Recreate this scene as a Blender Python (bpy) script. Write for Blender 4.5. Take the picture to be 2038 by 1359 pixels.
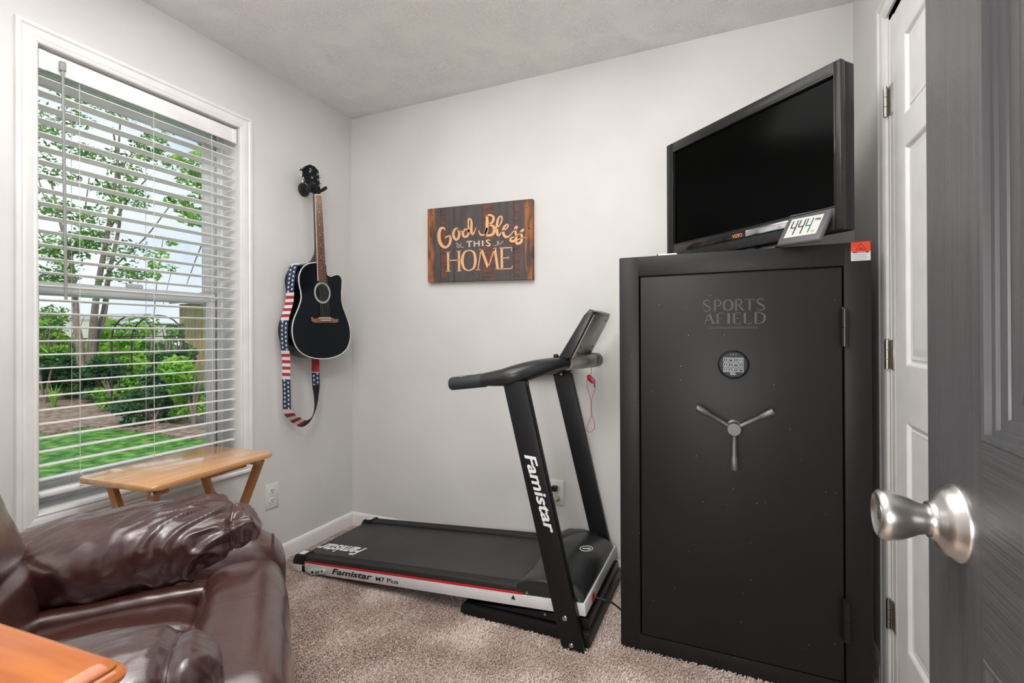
import bpy, bmesh, math, random
from mathutils import Vector, Matrix, noise
random.seed(7)
for o in list(bpy.data.objects): bpy.data.objects.remove(o)
S = bpy.context.scene
COL = S.collection
PI = math.pi
R_ = math.radians

# ------------------------------------------------------------------ camera
W_, H_ = 2038.0, 1359.0
FPX, YAW, PIT, ROL, CY, EYE = 972.801, -0.4173, 0.0025, -0.0041, 663.935, 1.1368
XL, YB, XR, CH = -2.0764, 2.3031, 0.4532, 2.44       # left wall, back wall, right wall, ceiling
YN = -0.085                                           # near wall
_F = Vector((math.sin(YAW), math.cos(YAW), 0)); _R = Vector((math.cos(YAW), -math.sin(YAW), 0)); _U = Vector((0, 0, 1))
F2 = _F*math.cos(PIT) + _U*math.sin(PIT); U2 = _U*math.cos(PIT) - _F*math.sin(PIT)
R3 = _R*math.cos(ROL) + U2*math.sin(ROL); U3 = U2*math.cos(ROL) - _R*math.sin(ROL)
CAMP = Vector((0, 0, EYE))
def at(px, py, ax, val):
    """world point that a photo pixel sees on the plane axis ax = val"""
    d = F2 + R3*((px - W_/2)/FPX) + U3*((CY - py)/FPX)
    t = (val - CAMP[ax])/d[ax]
    return CAMP + d*t
cd = bpy.data.cameras.new('camera'); cam = bpy.data.objects.new('camera', cd); COL.objects.link(cam)
cd.sensor_fit = 'HORIZONTAL'; cd.sensor_width = 36; cd.lens = 36*FPX/W_
cd.shift_y = (CY - H_/2)/W_; cd.clip_start = 0.02; cd.clip_end = 300
m = Matrix((R3, U3, -F2)).transposed().to_4x4(); m.translation = CAMP; cam.matrix_world = m
S.camera = cam

# ------------------------------------------------------------------ light, world, exposure
S.view_settings.view_transform = 'Standard'; S.view_settings.look = 'None'
S.view_settings.exposure = 0.09; S.view_settings.gamma = 1
wd = bpy.data.worlds.new('sky'); S.world = wd; wd.use_nodes = True
wn = wd.node_tree.nodes; wl = wd.node_tree.links; wn.clear()
wo = wn.new('ShaderNodeOutputWorld'); bg = wn.new('ShaderNodeBackground')
tc = wn.new('ShaderNodeTexCoord'); nz = wn.new('ShaderNodeTexNoise'); nz.inputs['Scale'].default_value = 3.5; nz.inputs['Detail'].default_value = 5
cr = wn.new('ShaderNodeValToRGB'); cr.color_ramp.elements[0].position = .40; cr.color_ramp.elements[0].color = (.50, .66, .95, 1)
cr.color_ramp.elements[1].position = .62; cr.color_ramp.elements[1].color = (.86, .90, .98, 1)
wl.new(tc.outputs['Generated'], nz.inputs['Vector']); wl.new(nz.outputs['Fac'], cr.inputs['Fac'])
wl.new(cr.outputs['Color'], bg.inputs['Color']); bg.inputs['Strength'].default_value = 1.15
wl.new(bg.outputs['Background'], wo.inputs['Surface'])
def area(name, loc, target, size, power, color=(1, 1, 1), shape='DISK', sy=None):
    l = bpy.data.lights.new(name, 'AREA'); l.shape = shape; l.size = size
    if sy: l.size_y = sy
    l.energy = power; l.color = color
    o = bpy.data.objects.new(name, l); COL.objects.link(o); o.location = loc
    o.rotation_euler = (Vector(target) - Vector(loc)).to_track_quat('-Z', 'Y').to_euler()
    return o
pl = bpy.data.lights.new('ceiling_light', 'POINT'); pl.energy = 17; pl.shadow_soft_size = .10; pl.color = (1, .99, .975)
po = bpy.data.objects.new('ceiling_light', pl); COL.objects.link(po); po.location = (-.72, .42, 2.20)
area('bounce_fill', (-.85, .85, 2.425), (-.85, .85, 0), 1.5, 24, (1, .99, .975), 'SQUARE')  # added area light, soft even fill from above that brightens the carpet
area('hall_fill', (-.25, -1.15, 1.15), (-.55, 2, 2.0), 1.1, 30, (1, .99, .975))  # added fill behind the camera, tilted up to brighten the ceiling
sun = bpy.data.lights.new('sun', 'SUN'); sun.energy = 2.6; sun.angle = .02; sun.color = (1, .95, .86)
so = bpy.data.objects.new('sun', sun); COL.objects.link(so)
so.rotation_euler = Vector((-.62, .45, -.75)).to_track_quat('-Z', 'Y').to_euler()

# ------------------------------------------------------------------ materials
MATS = {}
def new_mat(name):
    m = bpy.data.materials.new(name); m.use_nodes = True; MATS[name] = m
    return m, m.node_tree.nodes, m.node_tree.links, m.node_tree.nodes['Principled BSDF']
def ramp(n, stops):
    r = n.new('ShaderNodeValToRGB'); e = r.color_ramp.elements
    while len(e) < len(stops): e.new(.5)
    for i, (p, c) in enumerate(stops):
        e[i].position = p; e[i].color = (*c, 1)
    return r
def mat(name, col, rough=.5, metal=0, c2=None, scale=8, stretch=(1, 1, 1), lo=.35, hi=.65, bump=0, bscale=None, bdist=.002,
        spec=.5, coat=0, specks=0, detail=4, bstretch=None):
    if name in MATS: return MATS[name]
    m, n, l, b = new_mat(name)
    b.inputs['Base Color'].default_value = (*col, 1); b.inputs['Roughness'].default_value = rough
    b.inputs['Metallic'].default_value = metal; b.inputs['Specular IOR Level'].default_value = spec
    b.inputs['Coat Weight'].default_value = coat; b.inputs['Coat Roughness'].default_value = .08
    t = n.new('ShaderNodeTexCoord')
    def noise_(sc, st, det):
        mp = n.new('ShaderNodeMapping'); mp.inputs['Scale'].default_value = st
        l.new(t.outputs['Object'], mp.inputs['Vector'])
        z = n.new('ShaderNodeTexNoise'); z.inputs['Scale'].default_value = sc; z.inputs['Detail'].default_value = det
        l.new(mp.outputs['Vector'], z.inputs['Vector']); return z
    out = None
    if c2 is not None:
        z = noise_(scale, stretch, detail); r = ramp(n, [(lo, col), (hi, c2)])
        l.new(z.outputs['Fac'], r.inputs['Fac']); out = r.outputs['Color']
    else:
        z = noise_(scale, stretch, detail); r = ramp(n, [(.3, tuple(c*.94 for c in col)), (.7, tuple(min(1, c*1.05) for c in col))])
        l.new(z.outputs['Fac'], r.inputs['Fac']); out = r.outputs['Color']
    if specks:
        v = n.new('ShaderNodeTexVoronoi'); v.inputs['Scale'].default_value = specks
        l.new(t.outputs['Object'], v.inputs['Vector'])
        th = n.new('ShaderNodeMath'); th.operation = 'LESS_THAN'; th.inputs[1].default_value = .045
        l.new(v.outputs['Distance'], th.inputs[0])
        sx = n.new('ShaderNodeSeparateColor'); l.new(v.outputs['Color'], sx.inputs['Color'])
        g = n.new('ShaderNodeMath'); g.operation = 'GREATER_THAN'; g.inputs[1].default_value = .72; l.new(sx.outputs[0], g.inputs[0])
        mu = n.new('ShaderNodeMath'); mu.operation = 'MULTIPLY'; l.new(th.outputs[0], mu.inputs[0]); l.new(g.outputs[0], mu.inputs[1])
        mx = n.new('ShaderNodeMix'); mx.data_type = 'RGBA'; l.new(mu.outputs[0], mx.inputs['Factor'])
        l.new(out, mx.inputs['A']); mx.inputs['B'].default_value = (.45, .44, .42, 1); out = mx.outputs['Result']
    if out: l.new(out, b.inputs['Base Color'])
    if bump:
        z = noise_(bscale or scale*6, bstretch or stretch, 5)
        bp = n.new('ShaderNodeBump'); bp.inputs['Strength'].default_value = bump; bp.inputs['Distance'].default_value = bdist
        l.new(z.outputs['Fac'], bp.inputs['Height']); l.new(bp.outputs['Normal'], b.inputs['Normal'])
    return m
WALL = mat('wall_paint', (.70, .69, .67), .75, bump=.25, bscale=220, bdist=.0006, scale=2)
TRIM = mat('trim_paint', (.80, .79, .775), .42)
WDOOR = mat('white_door_paint', (.82, .81, .80), .4, bump=.35, bscale=60, bstretch=(1, 1, .12), bdist=.0006)
VINYL = mat('white_vinyl', (.86, .87, .88), .35)
SLAT = mat('blind_slat_white', (.87, .86, .84), .45)
CORD = mat('blind_cord', (.75, .74, .72), .7)
WAND = mat('blind_wand_grey', (.30, .30, .30), .3)
BLK = mat('black_plastic', (.009, .009, .010), .4, spec=.35)
BLKG = mat('black_gloss', (.008, .008, .009), .08)
BLKP = mat('black_powder_paint', (.009, .009, .010), .42, spec=.3, bump=.3, bscale=400, bdist=.0004, specks=95)
SAFE = mat('safe_black_paint', (.012, .0118, .0115), .45, spec=.3, bump=.4, bscale=300, bdist=.0005, specks=42)
RUB = mat('belt_rubber', (.032, .032, .033), .55, c2=(.048, .048, .048), bump=.3, bscale=500, bdist=.0005, scale=3)
RAILB = mat('rail_black', (.022, .022, .023), .45, bump=.4, bscale=120, bstretch=(.05, 1, 1), bdist=.001)
WHITEP = mat('white_powder_paint', (.72, .72, .73), .4, specks=120)
RED = mat('red_stripe', (.62, .015, .02), .4)
LETW = mat('white_lettering', (.82, .82, .82), .5)
LETB = mat('black_lettering', (.01, .01, .012), .5)
STEEL = mat('steel', (.62, .61, .59), .25, 1)
NICKEL = mat('brushed_nickel', (.58, .56, .54), .32, 1, bump=.15, bscale=300, bstretch=(.05, 1, 1), bdist=.0004)
HINGE = mat('hinge_metal', (.50, .48, .43), .35, 1)
GUNM = mat('gunmetal', (.16, .16, .165), .45, .8)
GREYD = mat('door_grey_paint', (.072, .072, .075), .34, c2=(.088, .088, .091), scale=6, stretch=(1, 14, .5), bump=.35, bscale=26, bstretch=(1, 12, .30), bdist=.0007)
GREYR = mat('door_grey_rail_paint', (.072, .072, .075), .34, c2=(.088, .088, .091), scale=6, stretch=(1, .5, 14), bump=.6, bscale=22, bstretch=(1, .30, 12), bdist=.0014)
CONS = mat('console_grey', (.24, .23, .215), .30, c2=(.42, .40, .37), scale=9)
TVB = mat('tv_bezel', (.014, .014, .015), .28, spec=.35, bump=.25, bscale=80, bstretch=(1, 1, .3), bdist=.0004, c2=(.022, .022, .022), scale=60)
SCREEN = mat('tv_screen', (.001, .001, .001), .15, spec=.06)
CHROME = mat('chrome_strip', (.7, .7, .7), .12, 1)
CLKG = mat('clock_grey', (.10, .10, .105), .4)
LCD = mat('clock_lcd', (.62, .63, .60), .35)
DIGIT = mat('clock_digit', (.03, .035, .04), .5)
DIGG = mat('clock_digit_green', (.03, .14, .06), .5)
ORANGET = mat('orange_logo', (.75, .25, .12), .4)
STRED = mat('sticker_red', (.85, .06, .01), .5)
STWH = mat('sticker_white', (.75, .75, .76), .5)
STTX = mat('sticker_text', (.35, .35, .38), .6)
SGREY = mat('safe_logo_grey', (.055, .052, .055), .5)
KEYC = mat('key_outline', (.42, .46, .48), .4)
GTOP = mat('guitar_black', (.002, .006, .010), .14, spec=.16)
GSIDE = mat('guitar_side_black', (.003, .004, .005), .2, spec=.2)
BIND = mat('guitar_binding', (.72, .72, .66), .4)
ROSE = mat('rosette', (.45, .52, .50), .4)
FRETB = mat('fretboard_rosewood', (.20, .055, .03), .45, c2=(.09, .03, .018), scale=14, stretch=(1, 4, .4))
BRIDGE = mat('bridge_wood', (.32, .16, .08), .45, c2=(.20, .09, .05), scale=30, stretch=(1, .3, 2))
NECK = mat('neck_back', (.03, .04, .025), .3)
STRING = mat('guitar_string', (.35, .30, .25), .3, 1)
PEARL = mat('pearl', (.75, .78, .72), .3)
DKHOLE = mat('sound_hole_dark', (.004, .004, .004), .9)
SNAVY = mat('strap_navy', (.012, .035, .085), .7)
SWHITE = mat('strap_white', (.78, .76, .76), .7)
SRED = mat('strap_red', (.42, .025, .045), .7)
SBLACK = mat('strap_black', (.008, .008, .009), .8)
FOAM = mat('hanger_black', (.012, .012, .012), .6)
PINE = mat('tray_wood', (.56, .27, .10), .16, c2=(.68, .37, .16), scale=5, stretch=(9, .7, 1), coat=.5, bump=.1, bscale=20)
PINEL = mat('tray_leg_wood', (.50, .22, .07), .4, c2=(.60, .30, .11), scale=9, stretch=(3, 3, .4))
OAK = mat('orange_wood', (.44, .105, .015), .25, c2=(.60, .18, .030), scale=5, stretch=(.8, 7, 1), coat=.6, specks=0)
RUST = mat('sign_rust_wood', (.36, .12, .035), .7, c2=(.07, .05, .045), scale=16, stretch=(2.2, 1, .5), lo=.42, hi=.60, bump=.4, bscale=60, bdist=.001)
SGRAY = mat('sign_grey_wood', (.060, .056, .058), .7, c2=(.095, .075, .075), scale=9, stretch=(5, 1, .6), bump=.4, bscale=60, bstretch=(4, 1, .3), bdist=.001)
SBRN = mat('sign_brown_wood', (.16, .062, .038), .7, c2=(.055, .047, .045), scale=24, stretch=(.6, 1, 3), lo=.40, hi=.62, bump=.4, bscale=60, bdist=.001)
PEACH = mat('sign_letter_peach', (.80, .43, .21), .6)
IVORY = mat('sign_letter_ivory', (.72, .58, .44), .6)
PLATE = mat('outlet_plate', (.78, .77, .74), .35)
SLOT = mat('outlet_slot', (.05, .05, .05), .6)
BEIGE = mat('cord_beige', (.42, .38, .28), .5)
REDP = mat('clip_red', (.45, .012, .015), .35)
LCORD = mat('lanyard_cord', (.45, .09, .05), .6)
def leather():
    m, n, l, b = new_mat('brown_leather')
    t = n.new('ShaderNodeTexCoord')
    z = n.new('ShaderNodeTexNoise'); z.inputs['Scale'].default_value = 4; z.inputs['Detail'].default_value = 6
    l.new(t.outputs['Object'], z.inputs['Vector'])
    r = ramp(n, [(.3, (.044, .0125, .0095)), (.7, (.078, .025, .019))]); l.new(z.outputs['Fac'], r.inputs['Fac']); l.new(r.outputs['Color'], b.inputs['Base Color'])
    b.inputs['Roughness'].default_value = .33; b.inputs['Coat Weight'].default_value = .9; b.inputs['Coat Roughness'].default_value = .24
    b.inputs['Specular IOR Level'].default_value = .7
    v = n.new('ShaderNodeTexVoronoi'); v.inputs['Scale'].default_value = 330; l.new(t.outputs['Object'], v.inputs['Vector'])
    mp = n.new('ShaderNodeMapping'); mp.inputs['Scale'].default_value = (1.6, .6, 1.2); l.new(t.outputs['Object'], mp.inputs['Vector'])
    z2 = n.new('ShaderNodeTexNoise'); z2.inputs['Scale'].default_value = 11; z2.inputs['Detail'].default_value = 3; z2.inputs['Distortion'].default_value = .8
    l.new(mp.outputs['Vector'], z2.inputs['Vector'])
    b1 = n.new('ShaderNodeBump'); b1.inputs['Strength'].default_value = .18; b1.inputs['Distance'].default_value = .0008; l.new(v.outputs['Distance'], b1.inputs['Height'])
    b2 = n.new('ShaderNodeBump'); b2.inputs['Strength'].default_value = .45; b2.inputs['Distance'].default_value = .009; l.new(z2.outputs['Fac'], b2.inputs['Height'])
    l.new(b2.outputs['Normal'], b1.inputs['Normal']); l.new(b1.outputs['Normal'], b.inputs['Normal'])
    return m
LEATH = leather()
SEAM = mat('leather_seam', (.030, .012, .010), .45)
def ceilmat():
    m, n, l, b = new_mat('ceiling_texture_paint')
    b.inputs['Base Color'].default_value = (.84, .83, .81, 1); b.inputs['Roughness'].default_value = .8
    t = n.new('ShaderNodeTexCoord')
    z = n.new('ShaderNodeTexNoise'); z.inputs['Scale'].default_value = 7; z.inputs['Detail'].default_value = 1; l.new(t.outputs['Object'], z.inputs['Vector'])
    w = n.new('ShaderNodeTexNoise'); w.inputs['Scale'].default_value = 46; w.inputs['Detail'].default_value = 4; w.inputs['Distortion'].default_value = 2.2
    l.new(t.outputs['Object'], w.inputs['Vector'])
    r = ramp(n, [(.44, (0, 0, 0)), (.50, (1, 1, 1)), (.56, (0, 0, 0))]); l.new(w.outputs['Fac'], r.inputs['Fac'])
    r2 = ramp(n, [(.36, (.15, .15, .15)), (.62, (1, 1, 1))]); l.new(z.outputs['Fac'], r2.inputs['Fac'])
    mu = n.new('ShaderNodeMath'); mu.operation = 'MULTIPLY'; l.new(r.outputs['Color'], mu.inputs[0]); l.new(r2.outputs['Color'], mu.inputs[1])
    bp = n.new('ShaderNodeBump'); bp.inputs['Strength'].default_value = .6; bp.inputs['Distance'].default_value = .0031
    l.new(mu.outputs[0], bp.inputs['Height']); l.new(bp.outputs['Normal'], b.inputs['Normal'])
    return m
CEIL = ceilmat()
def carpetmat():
    m, n, l, b = new_mat('carpet_taupe')
    t = n.new('ShaderNodeTexCoord')
    a = n.new('ShaderNodeTexNoise'); a.inputs['Scale'].default_value = 5; a.inputs['Detail'].default_value = 3; l.new(t.outputs['Object'], a.inputs['Vector'])
    c = n.new('ShaderNodeTexNoise'); c.inputs['Scale'].default_value = 150; c.inputs['Detail'].default_value = 3; l.new(t.outputs['Object'], c.inputs['Vector'])
    r = ramp(n, [(.30, (.46, .31, .25)), (.48, (.80, .66, .59)), (.66, (.97, .91, .86))]); l.new(c.outputs['Fac'], r.inputs['Fac'])
    r2 = ramp(n, [(.35, (.82, .79, .78)), (.65, (1.0, 1.0, 1.0))]); l.new(a.outputs['Fac'], r2.inputs['Fac'])
    mx = n.new('ShaderNodeMix'); mx.data_type = 'RGBA'; mx.blend_type = 'MULTIPLY'; mx.inputs['Factor'].default_value = 1
    l.new(r.outputs['Color'], mx.inputs['A']); l.new(r2.outputs['Color'], mx.inputs['B']); l.new(mx.outputs['Result'], b.inputs['Base Color'])
    b.inputs['Roughness'].default_value = .95; b.inputs['Specular IOR Level'].default_value = .1
    return m
CARPET = carpetmat()
def glassmat():
    m = bpy.data.materials.new('window_glass'); m.use_nodes = True; n = m.node_tree.nodes; l = m.node_tree.links; n.clear()
    o = n.new('ShaderNodeOutputMaterial'); mx = n.new('ShaderNodeMixShader'); tr = n.new('ShaderNodeBsdfTransparent'); g = n.new('ShaderNodeBsdfGlossy')
    g.inputs['Roughness'].default_value = .02; fr = n.new('ShaderNodeFresnel'); fr.inputs['IOR'].default_value = 1.3
    tr.inputs['Color'].default_value = (.97, .98, .97, 1)
    l.new(fr.outputs[0], mx.inputs[0]); l.new(tr.outputs[0], mx.inputs[1]); l.new(g.outputs[0], mx.inputs[2]); l.new(mx.outputs[0], o.inputs[0])
    return m
GLASS = glassmat()
def foliagemat(name, a, b_, c, sc=3):
    m, n, l, b = new_mat(name); t = n.new('ShaderNodeTexCoord')
    z = n.new('ShaderNodeTexNoise'); z.inputs['Scale'].default_value = sc; z.inputs['Detail'].default_value = 5; l.new(t.outputs['Object'], z.inputs['Vector'])
    r = ramp(n, [(.35, a), (.5, b_), (.66, c)]); l.new(z.outputs['Fac'], r.inputs['Fac']); l.new(r.outputs['Color'], b.inputs['Base Color'])
    b.inputs['Roughness'].default_value = .6
    tr = n.new('ShaderNodeBsdfTranslucent'); l.new(r.outputs['Color'], tr.inputs['Color'])
    mx = n.new('ShaderNodeMixShader'); mx.inputs[0].default_value = .35; l.new(b.outputs[0], mx.inputs[1]); l.new(tr.outputs[0], mx.inputs[2])
    l.new(mx.outputs[0], n['Material Output'].inputs[0])
    return m
LF1 = foliagemat('leaf_mid_green', (.05, .14, .03), (.13, .30, .05), (.30, .48, .12), 1.5)
LF2 = foliagemat('leaf_bright_green', (.10, .26, .03), (.24, .50, .05), (.50, .70, .12), 2.5)
LF3 = foliagemat('leaf_dark_green', (.02, .07, .03), (.05, .15, .05), (.12, .26, .08), 2.5)
GRASS = foliagemat('lawn_grass', (.03, .13, .012), (.10, .32, .03), (.30, .52, .08), 7)
BARK = mat('bark', (.16, .12, .10), .85, c2=(.27, .21, .17), scale=6, stretch=(3, 3, .6), bump=.5)
MULCH = mat('mulch', (.13, .075, .05), .9, c2=(.36, .26, .19), scale=9, bump=.6)
FENCE = mat('fence_wood', (.38, .29, .12), .8, c2=(.50, .42, .20), scale=4, stretch=(4, 4, .4))
ROOFT = mat('green_roof', (.10, .22, .19), .7)
IRON = mat('trellis_iron', (.02, .025, .02), .6)
HOUSEW = mat('pale_siding', (.62, .56, .50), .8)

# ------------------------------------------------------------------ mesh building
WM = {}
class MB:
    def __init__(s): s.bm = bmesh.new(); s.mi = 0; s.mats = []
    def use(s, m):
        if m not in s.mats: s.mats.append(m)
        s.mi = s.mats.index(m); return s
    def _mark(s, faces):
        for f in faces: f.material_index = s.mi
    def box(s, x0, x1, y0, y1, z0, z1, bev=0, M=None, seg=2):
        g = bmesh.ops.create_cube(s.bm, size=1); vs = g['verts']
        for v in vs: v.co = Vector(((x0+x1)/2 + v.co.x*(x1-x0), (y0+y1)/2 + v.co.y*(y1-y0), (z0+z1)/2 + v.co.z*(z1-z0)))
        fs = {f for v in vs for f in v.link_faces}; s._mark(fs)
        if bev:
            es = list({e for v in vs for e in v.link_edges})
            r = bmesh.ops.bevel(s.bm, geom=es, offset=bev, segments=seg, profile=.5, affect='EDGES', clamp_overlap=True)
            fs = set(r['faces']) | {f for v in r['verts'] for f in v.link_faces}; s._mark(fs)
            vs = list({v for f in fs for v in f.verts})
        if M is not None: bmesh.ops.transform(s.bm, matrix=M, verts=vs)
        return s
    def face(s, pts):
        f = s.bm.faces.new([s.bm.verts.new(p) for p in pts]); f.material_index = s.mi; return f
    def loft(s, rings, closed=True, cap=True):
        vr = [[s.bm.verts.new(p) for p in r] for r in rings]; n = len(vr[0])
        for a, b in zip(vr, vr[1:]):
            for i in range(n if closed else n-1):
                j = (i+1) % n
                f = s.bm.faces.new((a[i], a[j], b[j], b[i])); f.material_index = s.mi
        if cap and closed:
            for r in (vr[0][::-1], vr[-1]):
                f = s.bm.faces.new(r); f.material_index = s.mi
        return s
    def tube(s, pts, r, seg=10, cap=True, flat=1.0, up=None):
        pts = [Vector(p) for p in pts]; n = len(pts)
        rr = r if isinstance(r, (list, tuple)) else [r]*n
        T = []
        for i in range(n):
            a = pts[max(0, i-1)]; b = pts[min(n-1, i+1)]; T.append((b-a).normalized())
        u = Vector(up) if up else (Vector((0, 0, 1)) if abs(T[0].z) < .9 else Vector((1, 0, 0)))
        rings = []
        for i in range(n):
            u = (u - T[i]*u.dot(T[i])); u.normalize(); w = T[i].cross(u)
            rings.append([pts[i] + (u*math.cos(k*2*PI/seg)*flat + w*math.sin(k*2*PI/seg))*rr[i] for k in range(seg)])
        return s.loft(rings, True, cap)
    def cyl(s, p0, p1, r0, r1=None, seg=24):
        return s.tube([p0, p1], [r0, r0 if r1 is None else r1], seg)
    def lathe(s, prof, o, ax, seg=32, cap=True):
        ax = Vector(ax).normalized(); u = ax.orthogonal().normalized(); w = ax.cross(u); o = Vector(o)
        return s.loft([[o + ax*h + (u*math.cos(k*2*PI/seg) + w*math.sin(k*2*PI/seg))*max(r, 1e-5) for k in range(seg)] for r, h in prof], True, cap)
    def prism(s, poly, d, bev=0, seg=2):
        """poly: 3d points of a flat outline; d: extrusion vector"""
        d = Vector(d); a = [s.bm.verts.new(Vector(p)) for p in poly]; b = [s.bm.verts.new(Vector(p)+d) for p in poly]; n = len(a); fs = []
        fs.append(s.bm.faces.new(a[::-1])); fs.append(s.bm.faces.new(b))
        for i in range(n): fs.append(s.bm.faces.new((a[i], a[(i+1) % n], b[(i+1) % n], b[i])))
        s._mark(fs)
        if bev:
            es = list({e for f in fs[:2] for e in f.edges})
            r = bmesh.ops.bevel(s.bm, geom=es, offset=bev, segments=seg, profile=.5, affect='EDGES', clamp_overlap=True)
            s._mark(r['faces'])
        return s
    def cushion(s, c, r, p=4.0, n=14, M=None, disp=None):
        """rounded block: cube grid pushed onto a superellipsoid"""
        rings = {}
        c = Vector(c); r = Vector(r)
        def vert(d):
            key = (round(d.x, 5), round(d.y, 5), round(d.z, 5))
            if key in rings: return rings[key]
            q = (abs(d.x)**p + abs(d.y)**p + abs(d.z)**p)**(1/p); d2 = d/q
            loc = Vector((d2.x*r.x, d2.y*r.y, d2.z*r.z))
            nn = Vector((d2.x/r.x, d2.y/r.y, d2.z/r.z)).normalized()
            if disp: loc = loc + nn*disp(loc, d2)
            loc = c + loc
            if M is not None: loc = M @ loc
            v = s.bm.verts.new(loc); rings[key] = v; return v
        for ax in range(3):
            for sg in (-1, 1):
                g = []
                for i in range(n+1):
                    row = []
                    for j in range(n+1):
                        a = math.tan((i/n*2-1)*PI/4); b = math.tan((j/n*2-1)*PI/4); d = [0, 0, 0]; d[ax] = sg; d[(ax+1) % 3] = a*sg; d[(ax+2) % 3] = b
                        row.append(vert(Vector(d)))
                    g.append(row)
                for i in range(n):
                    for j in range(n):
                        f = s.bm.faces.new((g[i][j], g[i+1][j], g[i+1][j+1], g[i][j+1])); f.material_index = s.mi
        return s
def smoothpts(pts, n=6, closed=False):
    pts = [Vector(p) for p in pts]; N = len(pts); out = []
    for i in range(N if closed else N-1):
        if closed: p0, p1, p2, p3 = pts[(i-1) % N], pts[i], pts[(i+1) % N], pts[(i+2) % N]
        else: p0, p1, p2, p3 = pts[max(i-1, 0)], pts[i], pts[i+1], pts[min(i+2, N-1)]
        for k in range(n):
            t = k/n; out.append(.5*((2*p1) + (p2-p0)*t + (2*p0-5*p1+4*p2-p3)*t*t + (3*p1-p0-3*p2+p3)*t**3))
    if not closed: out.append(pts[-1])
    return out
def tag(o, label=None, cat=None, group=None, kind=None):
    if label: o['label'] = label
    if cat: o['category'] = cat
    if group: o['group'] = group
    if kind: o['kind'] = kind
    return o
def thing(name, label, cat, loc=(0, 0, 0), rz=0, group=None, kind=None):
    o = bpy.data.objects.new(name, None); COL.objects.link(o); o.location = loc; o.rotation_euler = (0, 0, rz)
    o.empty_display_size = .05
    WM[o.name] = Matrix.Translation(loc) @ Matrix.Rotation(rz, 4, 'Z'); tag(o, label, cat, group, kind)
    return o
def place(name, me, parent=None, label=None):
    o = bpy.data.objects.new(name, me); COL.objects.link(o)
    if parent is not None:
        o.parent = parent; WM[o.name] = WM[parent.name].copy()
    else: WM[o.name] = Matrix.Identity(4)
    if label: o['label'] = label
    return o
def part(name, mb, m=None, parent=None, local=False, ang=35, label=None, smooth=True):
    """link a mesh; vertices are in world space unless local=True (then in the parent's space)"""
    me = bpy.data.meshes.new(name)
    bmesh.ops.recalc_face_normals(mb.bm, faces=mb.bm.faces[:]); mb.bm.to_mesh(me); mb.bm.free()
    for x in (mb.mats or [m]): me.materials.append(x)
    if parent is not None and not local: me.transform(WM[parent.name].inverted())
    if smooth:
        me.polygons.foreach_set('use_smooth', [True]*len(me.polygons)); me.set_sharp_from_angle(angle=R_(ang))
    return place(name, me, parent, label)
def struct(name, mb, m, parent=None, **k):
    o = part(name, mb, m, parent, **k)
    if parent is None: o['kind'] = 'structure'
    return o
def single(name, mb, m, label, cat, group=None, kind=None, origin=None, **k):
    o = part(name, mb, m, **k)
    if origin is not None:
        o.data.transform(Matrix.Translation(-Vector(origin))); o.location = origin; WM[o.name] = Matrix.Translation(origin)
    return tag(o, label, cat, group, kind)
def frame(o, x, y):
    """matrix with origin o and in-plane axes x, y"""
    x = Vector(x).normalized(); y = Vector(y); z = x.cross(y).normalized(); y = z.cross(x).normalized()
    m = Matrix((x, y, z)).transposed().to_4x4(); m.translation = Vector(o); return m
def text(name, body, M, w, h, m, parent, thick=.0006, shear=0, bold=0, label=None, spacing=1, local=False):
    c = bpy.data.curves.new('lettering', 'FONT'); c.body = body; c.size = 1; c.shear = shear; c.offset = bold; c.extrude = .01; c.space_character = spacing
    c.resolution_u = 4
    o = bpy.data.objects.new('lettering_tmp', c); COL.objects.link(o)
    bpy.context.view_layer.update()
    me = bpy.data.meshes.new_from_object(o.evaluated_get(bpy.context.evaluated_depsgraph_get()))
    bpy.data.objects.remove(o); bpy.data.curves.remove(c)
    xs = [v.co.x for v in me.vertices]; ys = [v.co.y for v in me.vertices]
    x0, x1, y0, y1 = min(xs), max(xs), min(ys), max(ys)
    for v in me.vertices: v.co = Vector(((v.co.x-x0)/(x1-x0)*w, (v.co.y-y0)/(y1-y0)*h, (v.co.z+.01)/.02*thick))
    me.transform(M)
    if parent is not None and not local: me.transform(WM[parent.name].inverted())
    me.materials.clear(); me.materials.append(m); me.name = name
    return place(name, me, parent, label)
def stroke(mb, pts, proj, nrm, h=.0012, n=5, sm=True):
    """brush stroke: pts = (x, y, width) ; proj maps (x, y) to the surface"""
    P = smoothpts([Vector(p) for p in pts], n) if sm and len(pts) > 2 else [Vector(p) for p in pts]
    nrm = Vector(nrm); L = []; Rr = []
    for i, p in enumerate(P):
        a = P[max(0, i-1)]; b = P[min(len(P)-1, i+1)]; t = Vector((b.x-a.x, b.y-a.y)); t.normalize(); q = Vector((-t.y, t.x))*max(p.z, 1e-5)/2
        L.append(proj(p.x+q.x, p.y+q.y)); Rr.append(proj(p.x-q.x, p.y-q.y))
    rings = [[L[i], Rr[i], Rr[i]+nrm*h, L[i]+nrm*h] for i in range(len(P))]
    mb.loft(rings)
def rectframe(mb, M, w, h, t, d, bev=0):
    """flat frame of 4 bars in the plane of M: outer size w*h, bar t, depth d (towards +z of M)"""
    mb.box(0, w, 0, t, 0, d, bev, M); mb.box(0, w, h-t, h, 0, d, bev, M); mb.box(0, t, t, h-t, 0, d, bev, M); mb.box(w-t, w, t, h-t, 0, d, bev, M)

# ------------------------------------------------------------------ room shell
TH = .20
mb = MB(); mb.box(XL-TH, XR+.9, -2.2, YB+TH, -.12, -.004)
struct('floor', mb, CARPET)
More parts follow.
